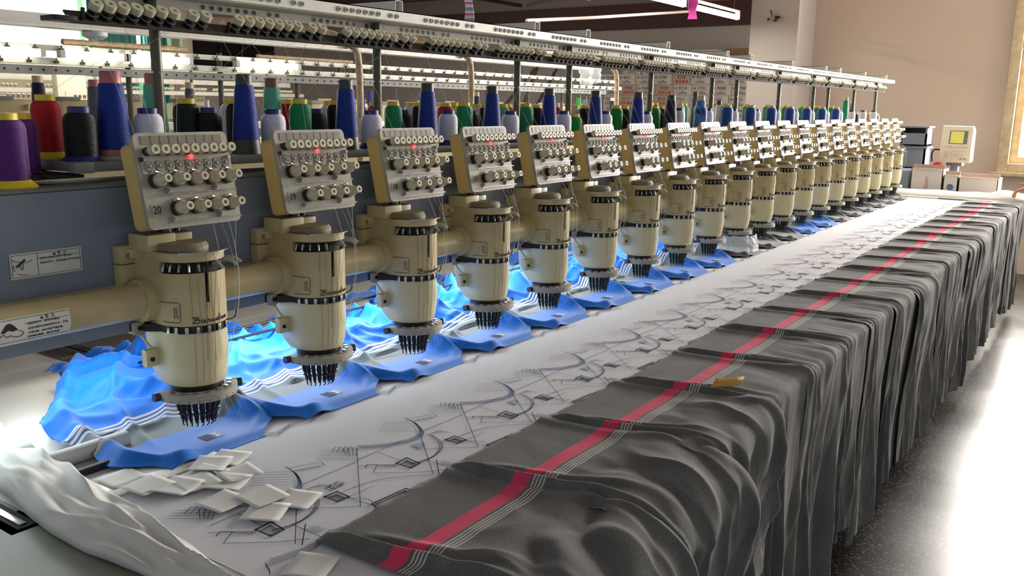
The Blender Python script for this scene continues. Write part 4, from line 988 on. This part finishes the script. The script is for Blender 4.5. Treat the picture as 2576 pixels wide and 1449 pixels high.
# ---------------------------------------------------------------- grey garments over the front edge
GR = random.Random(21)
def grey(i):
    x0 = .885+PITCH*i; wd = PITCH+.06
    yb = .965+GR.uniform(-.008, .012); edge = .622
    bulge = {0: .10, 1: .075, 2: .02, 7: .012, 8: .022, 12: .015, 13: .022}.get(i, 0)
    Rr = .016+bulge
    hem = .13+GR.uniform(-.05, .06)
    ph = GR.uniform(0, 20); fr = GR.uniform(.8, 1.25); skew = GR.uniform(-.02, .03)
    top = yb-edge; arcl = Rr*pi/2; drop = TZ-hem
    tot = top+arcl+drop
    z00 = TZ+.007+.0028*(i % 2)
    cr = []; q = -.06
    while q < .45: cr.append((q, GR.random() if len(cr) % 2 else -GR.random()*.5)); q += GR.choice((.016, .03, .05, .07, .09))
    def folds(X):
        for (a, va), (c, vc) in zip(cr, cr[1:]):
            if a <= X < c:
                t = (X-a)/(c-a); t = t*.6+.4*t*t*(3-2*t); return .35+va+(vc-va)*t
        return .4
    def fn(u, v):
        x = x0+wd*u-.02; s = v*tot
        X = x-x0
        # crease on the near side of each piece, running back to front and swinging away from the camera
        cx = .004+.05*max(0, s-.05)/top+skew*s
        f = 0
        d = (X-cx)
        f += .017*exp(-(d/.010)**2)*smoothstep(-.01, .05, s)*(1-.62*smoothstep(top*.5, top+.03, s))
        f += .008*exp(-((X-cx-.03-s*.06)/.013)**2)*smoothstep(.03, .12, s)*(1-.7*smoothstep(top*.7, top+.03, s))
        f += .006*exp(-((X-cx-.30)/.02)**2)
        ramp = smoothstep(.13, top, s)
        f += ramp*(.010*abs(ns(X*8*fr+ph, s*2.2, ph))+.0035*abs(ns(X*19+s*5, s*3, ph+3)))
        f += .0022*abs(ns(X*9+ph, s*9, 2))*smoothstep(0, .08, s)
        if i < 3: f += ramp*(.026*abs(ns(X*6+s*6+ph, s*5-X*4, 7.7))+.010*ridge(X*5+s*3+ph, s*3-X*4, 3.1))
        f += ramp*.005*ridge(X*7+ph+s*2, s*2.5, 1.3)
        if s < top:
            y = yb-s; z = z00+f
            y += .006*ns(X*30, ph)*(1-smoothstep(0, .05, s))
            # let the far flap tuck beneath the next piece
            if u > .93: z -= (u-.93)/.07*.004
        else:
            a = min(1, (s-top)/arcl)*pi/2
            y = edge-Rr*sin(a); z = z00+f*cos(a)-Rr*(1-cos(a))
            fo = f
            hg = max(0, s-top-arcl)
            z -= hg
            amp = .003+.032*smoothstep(0, .6, hg)
            fold = folds(X+.012*ns(s*2.2, ph))
            pull = .02*smoothstep(0, .5, hg)
            y += -fo*sin(a)-amp*(fold-.15)*smoothstep(0, 1, a/(pi/2))+pull+bulge*.75*smoothstep(0, .45, hg)
            x += .02*ns(s*2, X*6, ph)*smoothstep(0, .4, hg)
        return (x, y, max(z, .02)), (X, s)
    o = grid_obj('jersey_piece', fn, 110, 120, 'greycloth', thick=.0012)
    lab = ('charcoal grey jersey piece with pink stripe nearest the camera, draped over the table edge' if i == 0 else
           'charcoal grey jersey piece with pink stripe at the far end of the table' if i == 19 else
           'charcoal grey jersey piece with pink stripe over the table edge, %s from the camera' % ORD[i+1])
    tag(o, lab, 'cloth', 'grey jersey pieces over the table edge')
for i in range(20): grey(i)

# ---------------------------------------------------------------- shirts under the needles
BR = random.Random(9)
def shirt_piece(k):
    cx = X0+PITCH*k
    navy = k in (9, 10, 11) or k >= 14
    ph = BR.uniform(0, 30)
    yf = 1.372; dp = .70 if not navy else .40
    def fn(u, v):
        y = yf+dp*v; s = dp*v
        # outline: narrow in front, widest beside the needles
        l = -.150-.065*smoothstep(0, .10, s)+.20*smoothstep(.30, .62, s); r_ = .070+.085*smoothstep(0, .09, s)-.0*s
        x = l+(r_-l)*u
        x += .012*ns(s*8, ph)*(1 if s > .03 else 0)
        y += .10*x*0
        f = .0
        far = smoothstep(.20, .33, s)
        sk = s+x*.35+.05*ns(x*4+ph, s*3, 2)
        f += far*(.026*ridge(x*1.5+ph, sk*6.5, ph)+.018*ridge(x*2.2+ph, sk*11+x*3, ph+2)+.010*ridge(x*3+s*3, sk*19-x*6, ph+5)+.030*abs(ns(x*3.2, s*3.2, ph+9))+.008)
        f += .035*exp(-((x+.02)/.09)**2)*exp(-((s-.42)/.10)**2)
        f += .012*smoothstep(.08, .2, s)*ridge(x*6, s*9+ph, 5)
        # side rolls
        eL = exp(-((x-l-.035)/.02)**2); eR = exp(-((x-r_+.03)/.022)**2)
        f += .024*eL*smoothstep(.0, .10, s)+.034*eR*smoothstep(.03, .14, s)+.010*exp(-((x-r_+.075-s*.1)/.010)**2)*smoothstep(.05, .16, s)+.008*exp(-((x-l-.085-s*.2)/.010)**2)*smoothstep(.08, .2, s)
        f += .012*exp(-((x-.02-s*.55)/.012)**2)*smoothstep(.12, .2, s)
        f *= 1-.45*smoothstep(.5, .7, s)
        # front corner fold
        f += .016*exp(-((x+.115-s*.3)/.03)**2)*exp(-((s-.02)/.03)**2)
        z = TZ+.002+.007*smoothstep(0, .035, s)+f+(.002*(k % 2))
        if abs(x) < .06 and s < .2: z = min(z, TZ+.012)
        dx = min(abs(x), .2)
        return (cx+x, y, min(z, 1.0 if s > .2 else .95)), (x, s)
    o = grid_obj('shirt_piece', fn, 90, 150, 'navyshirt' if navy else 'blueshirt', thick=.0012)
    tag(o, '%s shirt piece under the needles of %s' % ('dark navy' if navy else 'bright blue', headref(k)), 'cloth', 'shirt pieces under the needles')
    if not navy:
        q = MB()
        e0 = (cx-.005, 1.445)
        q.add([(e0[0]+a, e0[1]+c, TZ+.0105+.002*(k % 2)) for a, c in ((0, -.014), (.02, -.012), (.012, -.002), (.022, .0), (.010, .004), (.018, .012), (.0, .014), (.004, .0))], [(0, 1, 2), (0, 2, 7), (7, 2, 3), (7, 3, 4), (7, 4, 5), (7, 5, 6)])
        q.obj('white_emblem', 'strand', o, 0)
        MB().add([(e0[0]+a, e0[1]+c, TZ+.0100+.002*(k % 2)) for a, c in ((-.026, -.016), (-.003, -.016), (-.003, .016), (-.026, .016))], [(0, 1, 2, 3)]).obj('dark_emblem_square', 'navy_thread', o, 0)
for k in range(20): shirt_piece(k)

# ---------------------------------------------------------------- loose paper squares
sq = [(575, 1150, 25, 'white paper square lying farthest back, nearest the blue shirt piece'), (512, 1192, 10, 'white paper square on top of the pile at left'), (495, 1213, -8, 'white paper square beneath the pile at left, middle of the heap'),
      (448, 1226, 20, 'curled white paper square at the left end of the heap'), (372, 1224, 5, 'curled paper square leftmost, touching the big white paper'), (305, 1200, 0, 'flat paper strip beside the big white paper'),
      (574, 1212, 28, 'white paper square right of the heap'), (600, 1190, -12, 'small tilted paper square behind the heap'), (560, 1264, 4, 'white paper square in front, left of the tight pair'),
      (660, 1252, -5, 'white paper square under the tight pair'), (748, 1253, 22, 'right paper square of the tight pair'), (668, 1286, 30, 'front paper square beside the small diamond cut-out'),
      (782, 1424, 24, 'single white paper square beside the nearest grey jersey piece'), (530, 1170, 35, 'paper square partly covered between the heap and the farthest square')]
for i, (px, py, ang, lab) in enumerate(sq):
    p = at(px, py, z=TZ+.008); a = radians(ang); s = .034; lift = .0052+.0013*(i % 5); cur = BR.uniform(.0008, .0035)
    def fn(u, v):
        x = (u-.5)*2*s; y = (v-.5)*2*s*.95
        return (p.x+x*cos(a)-y*sin(a), p.y+x*sin(a)+y*cos(a), TZ+lift+cur*(2*u-1)**2+.001*v), (u, v)
    tag(grid_obj('paper_square', fn, 8, 4, 'paper', thick=.0006), lab, 'paper square', 'loose white paper squares')
p = at(1830, 969, z=.87); 
tag(grid_obj('yellow_card', lambda u, v: ((p.x+(u-.5)*.05*.7+(v-.5)*.03, p.y-(u-.5)*.055, .868+.006*u+.014*v), (u, v)), 4, 2, 'gold', thick=.0008), 'small mustard card lying on a grey jersey piece', 'card')

# ---------------------------------------------------------------- near corner: plate, big paper, roll
pl = tag(MB().box(.18, .655, .55, 1.60, .792, .835, .003).obj('extension_table', 'plate'), 'grey green metal side table at the lower left corner', 'table')
MB().box(.615, .645, 1.36, 1.50, .8352, .8362).obj('slot_recess', 'dark', pl); MB().box(.622, .634, 1.37, 1.49, .8362, .8385, .001).obj('metal_slide', 'steel', pl)
for x, y in ((.22, .6), (.6, .6), (.22, 1.55), (.6, 1.55)): MB().box(x-.02, x+.02, y-.02, y+.02, 0, .792).obj('table_leg', 'beam', pl)
def pap(u, v):
    # v runs from the back (y 1.86) to the front (y .72)
    y = 1.86-1.16*v
    xl = .655-.0*v+.02*sin(v*9)-.02*smoothstep(.5, 1, v); xr = .815-.06*v-.045*smoothstep(.3, 1, v)-.02*smoothstep(0, .1, v)
    x = xl+(xr-xl)*u
    h = .008+.020*sin(pi*min(1, max(0, u)))**.5*(1-.45*v)+.014*ridge(u*1.6+2, v*4.5+u, 3)
    h += .050*exp(-((v-.06)/.05)**2)*exp(-((u-.75)/.2)**2)+.02*exp(-((v-.0)/.08)**2)
    h += .012*abs(ns(u*3+1, v*7, 3))+.008*ns(u*6, v*14, 9)+.014*exp(-((v-.34)/.05)**2)*exp(-((u-.2)/.25)**2)
    if u < .02: h *= .3
    if u > .98: h = .004
    return (x, y, TZ+.004+h), (u, v)
tag(grid_obj('interlining_paper', pap, 40, 120, 'paper', thick=.001), 'large crumpled white paper strip lying over the near table edge', 'paper')
def flap(u, v):
    y = 1.62+.36*u; x = .30+.48*v
    return (x, y, TZ+.010+.03*abs(ns(u*4, v*5, 4))+.015*v), (u, v)
tag(grid_obj('interlining_paper', flap, 24, 30, 'paper', thick=.001), 'smaller white paper flap at the left picture edge', 'paper')
p0, p1 = at(185, 1140, z=.85), at(420, 1080, z=.85)
tag(MB().cyl((.70, 1.55, TZ+.018), (.92, 1.55, TZ+.018), .017, 18).obj('fabric_roll', 'paper'), 'thin grey white fabric roll beneath the nearest blue shirt piece', 'roll')
tag(MB().box(.72, .90, 1.478, 1.490, TZ+.001, TZ+.016, .002).obj('clamp_bar', 'navyshirt'), 'slim dark purple clamp bar beside the thin fabric roll', 'bar')
tag(MB().box(.60, 1.0, 1.35, 1.43, TZ, TZ+.005, .001).obj('ruler_strip', 'table'), 'pale flat strip in front of the clamp bar', 'strip')

# ================================================================ FAR END
def rollfn(u, v):
    x = 7.56+.28*v; y = 1.70-1.25*u
    h = .045*sin(pi*v)**.6+.012*abs(ns(u*9, v*3, 2))+.03*exp(-((u-.78)/.08)**2)*exp(-((v-.5)/.3)**2)
    return (x, y+.02*ns(v*4, u*3), TZ+.006+h), (u, v)
tag(grid_obj('white_fabric_bundle', rollfn, 60, 16, 'paper', thick=.001), 'loose white fabric bundle rolled up at the far table end', 'fabric')
bb = tag(MB().box(7.50, 7.54, .66, 1.64, TZ, TZ+.014, .003).obj('clamp_bar', 'table'), 'white and grey clamp bar across the far end of the sheet', 'bar')
MB().box(7.497, 7.505, .70, .90, TZ, TZ+.0145).box(7.497, 7.505, 1.0, 1.18, TZ, TZ+.0145).obj('grey_section', 'shelf', bb)
# control box
ct = thing('control_unit', (8.30, 1.22, 1.075), 'beige control unit with a small yellow screen and keypad on an arm', 'control unit')
cw = .235; tt = radians(8)
side = [(-.0, 0), (.19, .01), (.17, .27), (.06, .305), (.03, .30), (-.005, .13)]
b = MB(); n = len(side); vs = [(x, -.02, z) for x, z in side]+[(x, cw-.02, z) for x, z in side]
b.add([(x, y-.10, z) for x, y, z in vs], [tuple(range(n)), tuple(range(2*n-1, n-1, -1))]+[(i, n+i, n+(i+1) % n, (i+1) % n) for i in range(n)])
body = b.obj('control_body', 'ctrl', ct)
def cf(y, z):  # point on the front faces
    if z > .13: return Vector((-.005+(z-.13)/.17*.035, y, z))
    return Vector((-.0-.005*z/.13, y, z))
def quad(name, y0, y1, z0, z1, m, par, lift=.002):
    p = [cf(y0, z0), cf(y1, z0), cf(y1, z1), cf(y0, z1)]; o = Vector((-lift, 0, 0)); back = Vector((.004, 0, 0))
    return MB().add([q+o for q in p]+[q+back for q in p], [(0, 1, 2, 3), (0, 4, 5, 1), (1, 5, 6, 2), (2, 6, 7, 3), (3, 7, 4, 0)]).obj(name, m, par, 0)
bz = quad('screen_bezel', -.085, .055, .155, .265, 'shelf', body, .001)
quad('screen', -.055, .045, .162, .258, 'lcd', bz, .003)
for i in range(9): quad('function_key', .065-.02*i, .078-.02*i, .125, .136, 'knob', body, .006)
for r in range(2):
    for i in range(6): quad('key', .02-.018*i, .032-.018*i, .088-.03*r, .100-.03*r, 'sticker', body, .006)
for a in range(5): quad('arrow_key', .062+.012*cos(a*1.25), .072+.012*cos(a*1.25), .066+.02*sin(a*1.25), .076+.02*sin(a*1.25), 'sticker', body, .006)
for i in range(2): quad('key', -.088+.03*i, -.072+.03*i, .026, .040, 'disc', body, .008)
lg = xf(text_mb('Barudan', .018, 0, .0003), frame4((.029, .045, .283), (0, -1, 0), (.2, 0, 1))); lg.obj('brand_name', 'print_grey', body, 0)
MB().box(.02, .16, -.06, .06, -.03, .005, .004).obj('swivel_base', 'shelf', ct)
MB().box(.05, .13, -.03, .03, -.42, -.03, .004).box(.0, .2, -.09, .09, -.45, -.40, .005).obj('support_arm', 'greybin', ct)
MB().box(.04, .14, -.04, .04, -1.075, -.44).obj('stand', 'beam', ct)
MB().tube(cat([(.06, .12, .10), (.04, .165, .10), (.03, .18, .06), (.04, .175, .0)], 5), .006, 8).obj('cable', 'black', ct)
# bins
for i, (z, lab) in enumerate(((.995, 'lower grey plastic bin behind the last head'), (1.195, 'upper grey plastic bin stacked behind the last head'))):
    t = thing('plastic_bin', (8.6, 1.60, z), lab, 'bin')
    b = MB(); h = .175 if i == 0 else .155
    b.box(-.0, .26, -.10, -.085, 0, h).box(0, .26, .10, .115, 0, h).box(.245, .26, -.1, .115, 0, h).box(0, .015, -.1, .115, 0, h*.7 if i else h).box(0, .26, -.1, .115, 0, .01)
    b.obj('bin_body', 'greybin', t, 0)
    MB().box(-.012, .27, -.115, .13, h-.0, h+.016, .003).obj('bin_rim', 'greybin', t)
tag(MB().box(8.55, 8.95, 1.46, 1.90, .965, .993, .003).box(8.6, 8.63, 1.5, 1.53, 0, .965).box(8.6, 8.63, 1.84, 1.87, 0, .965).obj('side_stand', 'greybin'), 'grey stand carrying the two plastic bins', 'stand')
tag(MB().box(8.1, 8.48, 1.52, 1.76, .0, 1.0, .01).obj('machine_cabinet', 'beam'), 'blue grey cabinet at the end of the machine', 'cabinet')
def open_carton(name, x, y0, y1, z0, z1, lab, m='box'):
    t = thing(name, (x, (y0+y1)/2, z0), lab, 'box'); h = z1-z0; w2 = abs(y1-y0)/2; d = .26
    b = MB().box(0, .006, -w2, w2, 0, h).box(d, d+.006, -w2, w2, 0, h).box(0, d, -w2, -w2+.006, 0, h).box(0, d, w2-.006, w2, 0, h).box(0, d, -w2, w2, 0, .006)
    b.obj('carton_body', m, t, 0)
    MB().box(d*.3, d*.34, -w2, w2, h-.002, h+.03).box(-.02, .0, -w2*.9, w2*.9, h-.004, h+.004).obj('carton_flap', 'box_pink', t, 0)
    return t
t = open_carton('open_carton', 8.02, 1.247, 1.49, .70, 1.03, 'white open carton with red lettering in front of the grey bins')
xf(text_mb('wilcom', .045, 0, .0005), frame4((-.001, .0, .20), (0, 0, 1), (0, 1, 0))).obj('red_lettering', 'print_red', t, 0)
t = open_carton('open_carton', 8.02, 1.13, 1.24, .70, .985, 'small carton with a blue round logo between the larger cartons')
MB().lathe([(.026, 0), (.026, .001)], 20, frame4((-.0005, .0, .19), (0, 1, 0), (0, 0, 1))).obj('blue_logo', 'blue_thread', t)
t = open_carton('open_carton', 8.02, .84, 1.125, .70, .975, 'long white carton with torn flaps below the window')
tag(MB().box(7.96, 8.29, .80, 1.52, .66, .699, .004).box(8.0, 8.04, .84, .88, 0, .66).box(8.0, 8.04, 1.46, 1.5, 0, .66).obj('carton_table', 'brown'), 'low table under the open cartons at the far end', 'table')
def redf(u, v):
    return (8.10+.1*v, 1.40-.15*u, 1.005+.075*sin(pi*u)*(.4+.6*v)+.012*ns(u*9, v*6)), (u, v)
tag(grid_obj('red_cloth', redf, 20, 10, 'red_cloth', thick=.002), 'crumpled red cloth on the open carton beneath the control unit', 'cloth')
# forearm and hand at the right picture edge
def skinned(name, pts, edges, radii, m, parent=None, levels=2):
    me = bpy.data.meshes.new(name); me.from_pydata(pts, edges, []); me.materials.append(M[m])
    o = link(name, me, parent); s = o.modifiers.new('skin', 'SKIN'); s.use_smooth_shade = True
    for i, r in enumerate(radii): me.skin_vertices[0].data[i].radius = (r, r)
    me.skin_vertices[0].data[0].use_root = True
    d = o.modifiers.new('sub', 'SUBSURF'); d.levels = levels; d.render_levels = levels
    return o
hp = [(7.62, .18, 1.16), (7.60, .34, 1.06), (7.585, .50, .965), (7.58, .545, .945), (7.575, .60, .935)]
ed = [(0, 1), (1, 2), (2, 3), (3, 4)]; ra = [.048, .042, .030, .034, .036]
def fing(root, pts, r):
    i0 = root
    for j, p in enumerate(pts):
        hp.append(p); ed.append((i0, len(hp)-1)); ra.append(r*(1-.1*j)); i0 = len(hp)-1
for j in range(4):
    zx = 7.545+.020*j; L = (.9, 1, .95, .78)[j]
    fing(4, [(zx, .632, .938), (zx-.004, .632+.034*L, .925), (zx-.006, .632+.052*L, .898), (zx-.006, .632+.050*L, .872)], .0088)
fing(3, [(7.545, .57, .965), (7.535, .61, .985), (7.535, .645, .975)], .0105)
man = skinned('person', hp, ed, ra, 'skin')
tag(man, 'person at the right edge, only a bare forearm and curled hand above the cloth', 'person')

# ================================================================ MACHINES BEHIND
def long_rail(x0, x1, y, z0, z1, m, lab, d=.03, name='thread_rail'):
    return tag(MB().box(x0, x1, y, y+d, z0, z1, .002).obj(name, m), lab, 'rail')
# cream frame rail with curved posts (machine just behind)
YB = 3.0
fr = tag(MB().box(.3, 5.22, YB, YB+.05, 1.735, 1.775, .003).box(.3, 5.22, YB-.03, YB+.05, 1.729, 1.736).obj('frame_rail', 'white_rail'), 'cream box rail of the machine behind, above the spools', 'rail')
for i, px in enumerate((905, 1185, 1550)):
    q = at(px, 250, y=YB-.04); x = q.x
    pts = cat([(x, YB-.04, .862), (x, YB-.04, 1.3), (x, YB-.04, 1.66), (x-.02, YB-.02, 1.75), (x-.08, YB+.04, 1.80), (x-.22, YB+.16, 1.83), (x-.5, YB+.36, 1.84)], 6)
    o = MB().tube(pts, .016, 12).lathe([(.045, 0), (.045, .012)], 16, Matrix.Translation((x, YB-.04, .861))).obj('curved_pipe', 'pipe')
    tag(o, ['rust flecked curved cream pipe left of the second rack post', 'middle curved cream pipe behind the fourth unit from the camera', 'curved cream pipe right, in front of the cartons'][i], 'pipe')
tag(MB().lathe([(.02, 0), (.042, .012), (.042, .026), (.03, .03)], 16, Matrix.Translation((at(238, 80, y=YB).x, YB+.0, 1.70))).obj('frame_clamp', 'sticker'), 'round white clamp under the cream box rail', 'clamp')
# second machine, rack C
YC = 3.55
rc = long_rail(.2, 6.62, YC, 1.684, 1.706, 'white_rail', 'upper cream rail of the second machine with small hooks')
hk = MB().box(-.008, .008, -.012, 0, -.014, -.004).cyl((-.001, -.008, -.004), (-.001, -.008, .006), .0035, 6).mesh('rail_hook', 'dsteel')
for i in range(46): link('rail_hook', hk, rc, (1.75+.105*i, YC, 1.698-.0))
rc2 = long_rail(.2, 6.75, YC+.02, 1.632, 1.658, 'white_rail', 'lower white rail of the second machine lit by tubes')
for i in range(46): link('rail_hook', hk, rc2, (1.73+.108*i, YC+.02, 1.650))
rc3 = tag(MB().box(.2, 6.5, YC+.03, YC+.05, 1.594, 1.626).obj('perforated_strip', 'shelf'), 'grey perforated strip under the lit rail of the second machine', 'strip')
b = MB()
for i in range(120): b.cyl((.5+.05*i, YC+.03, 1.61), (.5+.05*i, YC+.0285, 1.61), .005, 6)
b.obj('strip_holes', 'dark', rc3)['kind'] = 'stuff'
for i, px in enumerate((327, 557, 748, 855, 1225, 1330, 1415, 1520)):
    x = at(px, 220, y=YC+.06).x
    tag(MB().cyl((x, YC+.065, .861), (x, YC+.065, 1.72), .012, 8).obj('rack_post', 'brown'), 'brown post of the second machine rack, %s from the left' % ORD[i+1], 'post', 'posts of the second rack')
for i, (a, c) in enumerate(((-120, 100), (160, 315), (318, 472), (598, 745))):
    xa, xb = at(a, 140, y=YC-.02).x, at(c, 155, y=YC-.02).x
    t = thing('rack_lamp', ((xa+xb)/2, YC-.02, 1.672), 'glowing tube on the second machine rack, %s from the left' % ORD[i+1], 'lamp', 'glowing tubes on the second rack'); L = (xb-xa)/2
    MB().cyl((-L, 0, 0), (L, 0, 0), .015, 12).obj('tube', 'lamp_cream', t)
    MB().box(-L-.02, -L, -.015, .015, -.015, .015).box(L, L+.02, -.015, .015, -.015, .015).obj('end_cap', 'sticker', t)
tag(MB().cyl((1.98, YC+.02, 1.722), (2.55, YC+.02, 1.722), .013, 10).obj('wooden_roller', 'pipe'), 'short wooden roller lying on the upper rail at left', 'roller')
tag(MB().cyl((2.95, YC+.02, 1.716), (3.6, YC+.02, 1.716), .009, 10).obj('wooden_roller', 'pipe'), 'thin wooden roller lying on the upper rail behind the first post', 'roller')
# heads of the second machine seen from behind
h2 = thing('rear_tension_box', (0, 4.0, 1.39), 'x', 'tension box', 'tension boxes of the second machine')
MB().box(-.085, .085, 0, .05, 0, .105, .006).obj('box_shell', 'cream', h2)
MB().box(-.095, .0, -.004, .06, .098, .118, .004).obj('box_lid', 'shelf', h2)
for i in range(5):
    MB().lathe([(.007, 0), (.007, .016), (.003, .016), (.003, .012), (0, .012)], 10, frame4((-.012+.022*i, .02, .112), (1, 0, 0), (0, 1, .4))).obj('tension_knob', 'knob', h2)
MB().cyl((.06, -.002, .07), (.06, -.02, .07), .012, 10).cyl((.035, -.002, .03), (.035, -.02, .03), .012, 10).obj('rear_knob', 'knob', h2)
kids(h2)
hs = [h2]
for i in range(1, 17):
    hs.append(copy_tree(h2))
for i, h in enumerate(hs):
    h.location = (1.98+.30*i, 4.0, 1.39)
    h['label'] = 'grey cream tension box of the second machine, %s from the left' % ORD[i+1]
sb = tag(MB().box(.2, 7.2, 3.9, 4.07, 1.355, 1.389, .002).obj('rear_shelf', 'white_rail'), 'white shelf edge of the second machine below its tension boxes', 'shelf')
tag(MB().box(.2, 7.2, 3.94, 4.05, 1.05, 1.30, .004).obj('rear_beam', 'cream'), 'cream beam of the second machine', 'machine beam')
tag(MB().box(.2, 7.2, 3.85, 3.88, 1.30, 1.32).obj('rear_rail', 'shelf'), 'grey rail under the white shelf edge of the second machine', 'rail')
tag(MB().box(.2, 7.2, 2.75, 3.82, .83, .86, .003).box(.3, .36, 2.8, 2.86, 0, .83).box(7.0, 7.06, 2.8, 2.86, 0, .83).box(7.0, 7.06, 3.7, 3.76, 0, .83).obj('rear_table', 'table'), 'white table of the second machine behind the spool shelf', 'table')
# cones on the second machine
for i, (px, ptop, y, kind, col, cap, r, lab) in enumerate(((93, 190, 3.2, 'cone', 'navy', 'beige', .032, 'navy thread cone with a beige rim behind the red spool'), (235, 200, 3.08, 'cone', 'grey', 'pink', .034, 'grey thread cone half hidden left of the nearest tall blue cone'),
    (1199, 232, 3.3, 'cone', 'navy', 'beige', .03, 'navy thread cone with a beige rim beside the middle curved pipe'), (475, 207, 3.1, 'cone', 'grey', 'beige', .028, 'mottled grey thread cone with a beige rim behind the dark green spool'),
    (1456, 238, 3.4, 'cone', 'bright green', 'dark grey', .026, 'small green thread cone behind head 15'), (1471, 242, 3.3, 'cone', 'grey', 'dark grey', .03, 'dark grey cone behind head 15'), (1541, 246, 3.4, 'cone', 'navy', 'white', .03, 'small navy thread cone left of the right curved pipe'),
    (519, 252, 3.2, 'cone', 'white', 'white', .02, 'white paper cone showing above the black spool behind head 20'))):
    spool(px, ptop, y, kind, col, cap, lab, r=r, z=1.33, group='thread cones on the second machine')
tag(MB().box(.9, 6.6, 3.025, 3.47, 1.318, 1.33, .002).box(1.2, 1.24, 3.1, 3.14, .86, 1.318).box(5.9, 5.94, 3.1, 3.14, .86, 1.318).obj('rear_spool_shelf', 'white_rail'), 'cream spool shelf of the second machine', 'shelf')
# third machine racks far behind, brightly lit
YD = 8.2
for i, (z0, z1) in enumerate(((1.735, 1.80), (1.66, 1.71))):
    long_rail(3.4, 7.2+.1*i, YD+.06*i, z0, z1, 'white_rail', ['upper bright white rail of the farthest machine', 'lower bright white rail of the farthest machine'][i])
kr = thing('knob_rail', (3.4, YD, 1.60), 'long row of small cream knobs on the farthest machine rack', 'knob rail')
b = MB()
for i in range(110):
    x = i*.036
    if (i % 11) < 9: b.cyl((x, 0, 0), (x, -.02, .02), .012, 6)
o = b.obj('knobs', 'knob', kr); o['kind'] = 'stuff'
MB().box(0, 4.05, .0, .03, -.05, -.012).obj('knob_bar', 'white_rail', kr)
for i, x in enumerate((3.75, 4.9, 5.9, 6.9)): tag(MB().cyl((x, YD, .9), (x, YD, 1.8), .015, 8).obj('rack_post', 'dsteel'), 'thin grey post of the farthest rack, %s from the left' % ORD[i+1], 'post')
for i, (x, y) in enumerate(((2.2, 5.6), (5.2, 5.6), (3.6, 9.0), (7.0, 9.0))):  # fill tubes out of view, added to brighten the rear of the hall
    fitting(x, x+1.5, y, 3.0, ['unseen added fill tube above the second machine, left', 'unseen added fill tube above the second machine, right', 'unseen added fill tube above the farthest machine, left', 'unseen added fill tube above the farthest machine, right'][i], pw=75)
# breaker box
q = at(183, 232, y=7.0)
eb = thing('breaker_box', (q.x, 7.0, q.z-.11), 'beige wall breaker box behind the racks at left', 'breaker box')
MB().box(-.12, .12, 0, .08, 0, .25, .01).obj('box_body', 'ctrl', eb); MB().box(-.06, .06, -.006, 0, .03, .12).obj('breaker_window', 'sticker', eb); MB().box(-.045, .045, -.012, -.006, .03, .06).obj('breaker_switch', 'blue_thread', eb)
MB().box(-.03, .03, .02, .06, -(q.z-.11), 0).obj('box_stand', 'shelf', eb)
# leaning dark braces by the far wall and the plastic bag
for i, (a, c) in enumerate((((1345, 175), (1270, 265)), ((1352, 170), (1325, 240)), ((1405, 165), (1352, 262)))):
    p0, p1 = at(*a, y=6.2+.5*i), at(*c, y=6.2+.5*i); d = p1-p0
    p1 = p0+d*(p0.z/(-d.z)) if d.z < 0 else p1
    tag(MB().cyl(p0, p1, .022, 8).obj('leaning_bar', 'brown'), ['left dark bar leaning behind the second rack', 'middle dark bar leaning behind the second rack', 'right dark bar leaning behind the second rack'][i], 'bar')
def bag(u, v):
    c = at(1485, 182, y=3.5)
    return (c.x+(u-.5)*.26, c.y+.03*sin(u*12)+.03*ns(u*4, v*4), c.z+.04-.13*v+.03*ns(u*5, 3)+.03*(v-.5)*(u-.5)), (u, v)
tag(grid_obj('plastic_bag', bag, 16, 12, 'film', thick=.001), 'crumpled clear plastic bag on the second machine rack', 'bag')
def film(u, v):
    a = radians(150+140*u); r = .13+.012*ns(u*14, v*4, 1)+.02*v
    c = heads[9].location
    return (c.x+r*cos(a)*.9, c.y+r*sin(a)*.75, .92-.075*v+.008*ns(u*9, v*6, 2)), (u, v)
tag(grid_obj('plastic_wrap', film, 40, 10, 'film', thick=.0008), 'crumpled clear plastic wrap wrapped under a unit where the navy shirt pieces begin', 'plastic wrap')
q = at(925, 250, y=3.2)
tag(MB().box(q.x-.05, q.x-.02, 3.2, 3.22, 1.33, 1.56).box(q.x+.02, q.x+.05, 3.2, 3.22, 1.33, 1.56).box(q.x-.02, q.x+.02, 3.205, 3.215, 1.36, 1.46).obj('blue_tag', 't_blue'), 'pair of small blue perforated strips beside the curved pipe', 'strip')
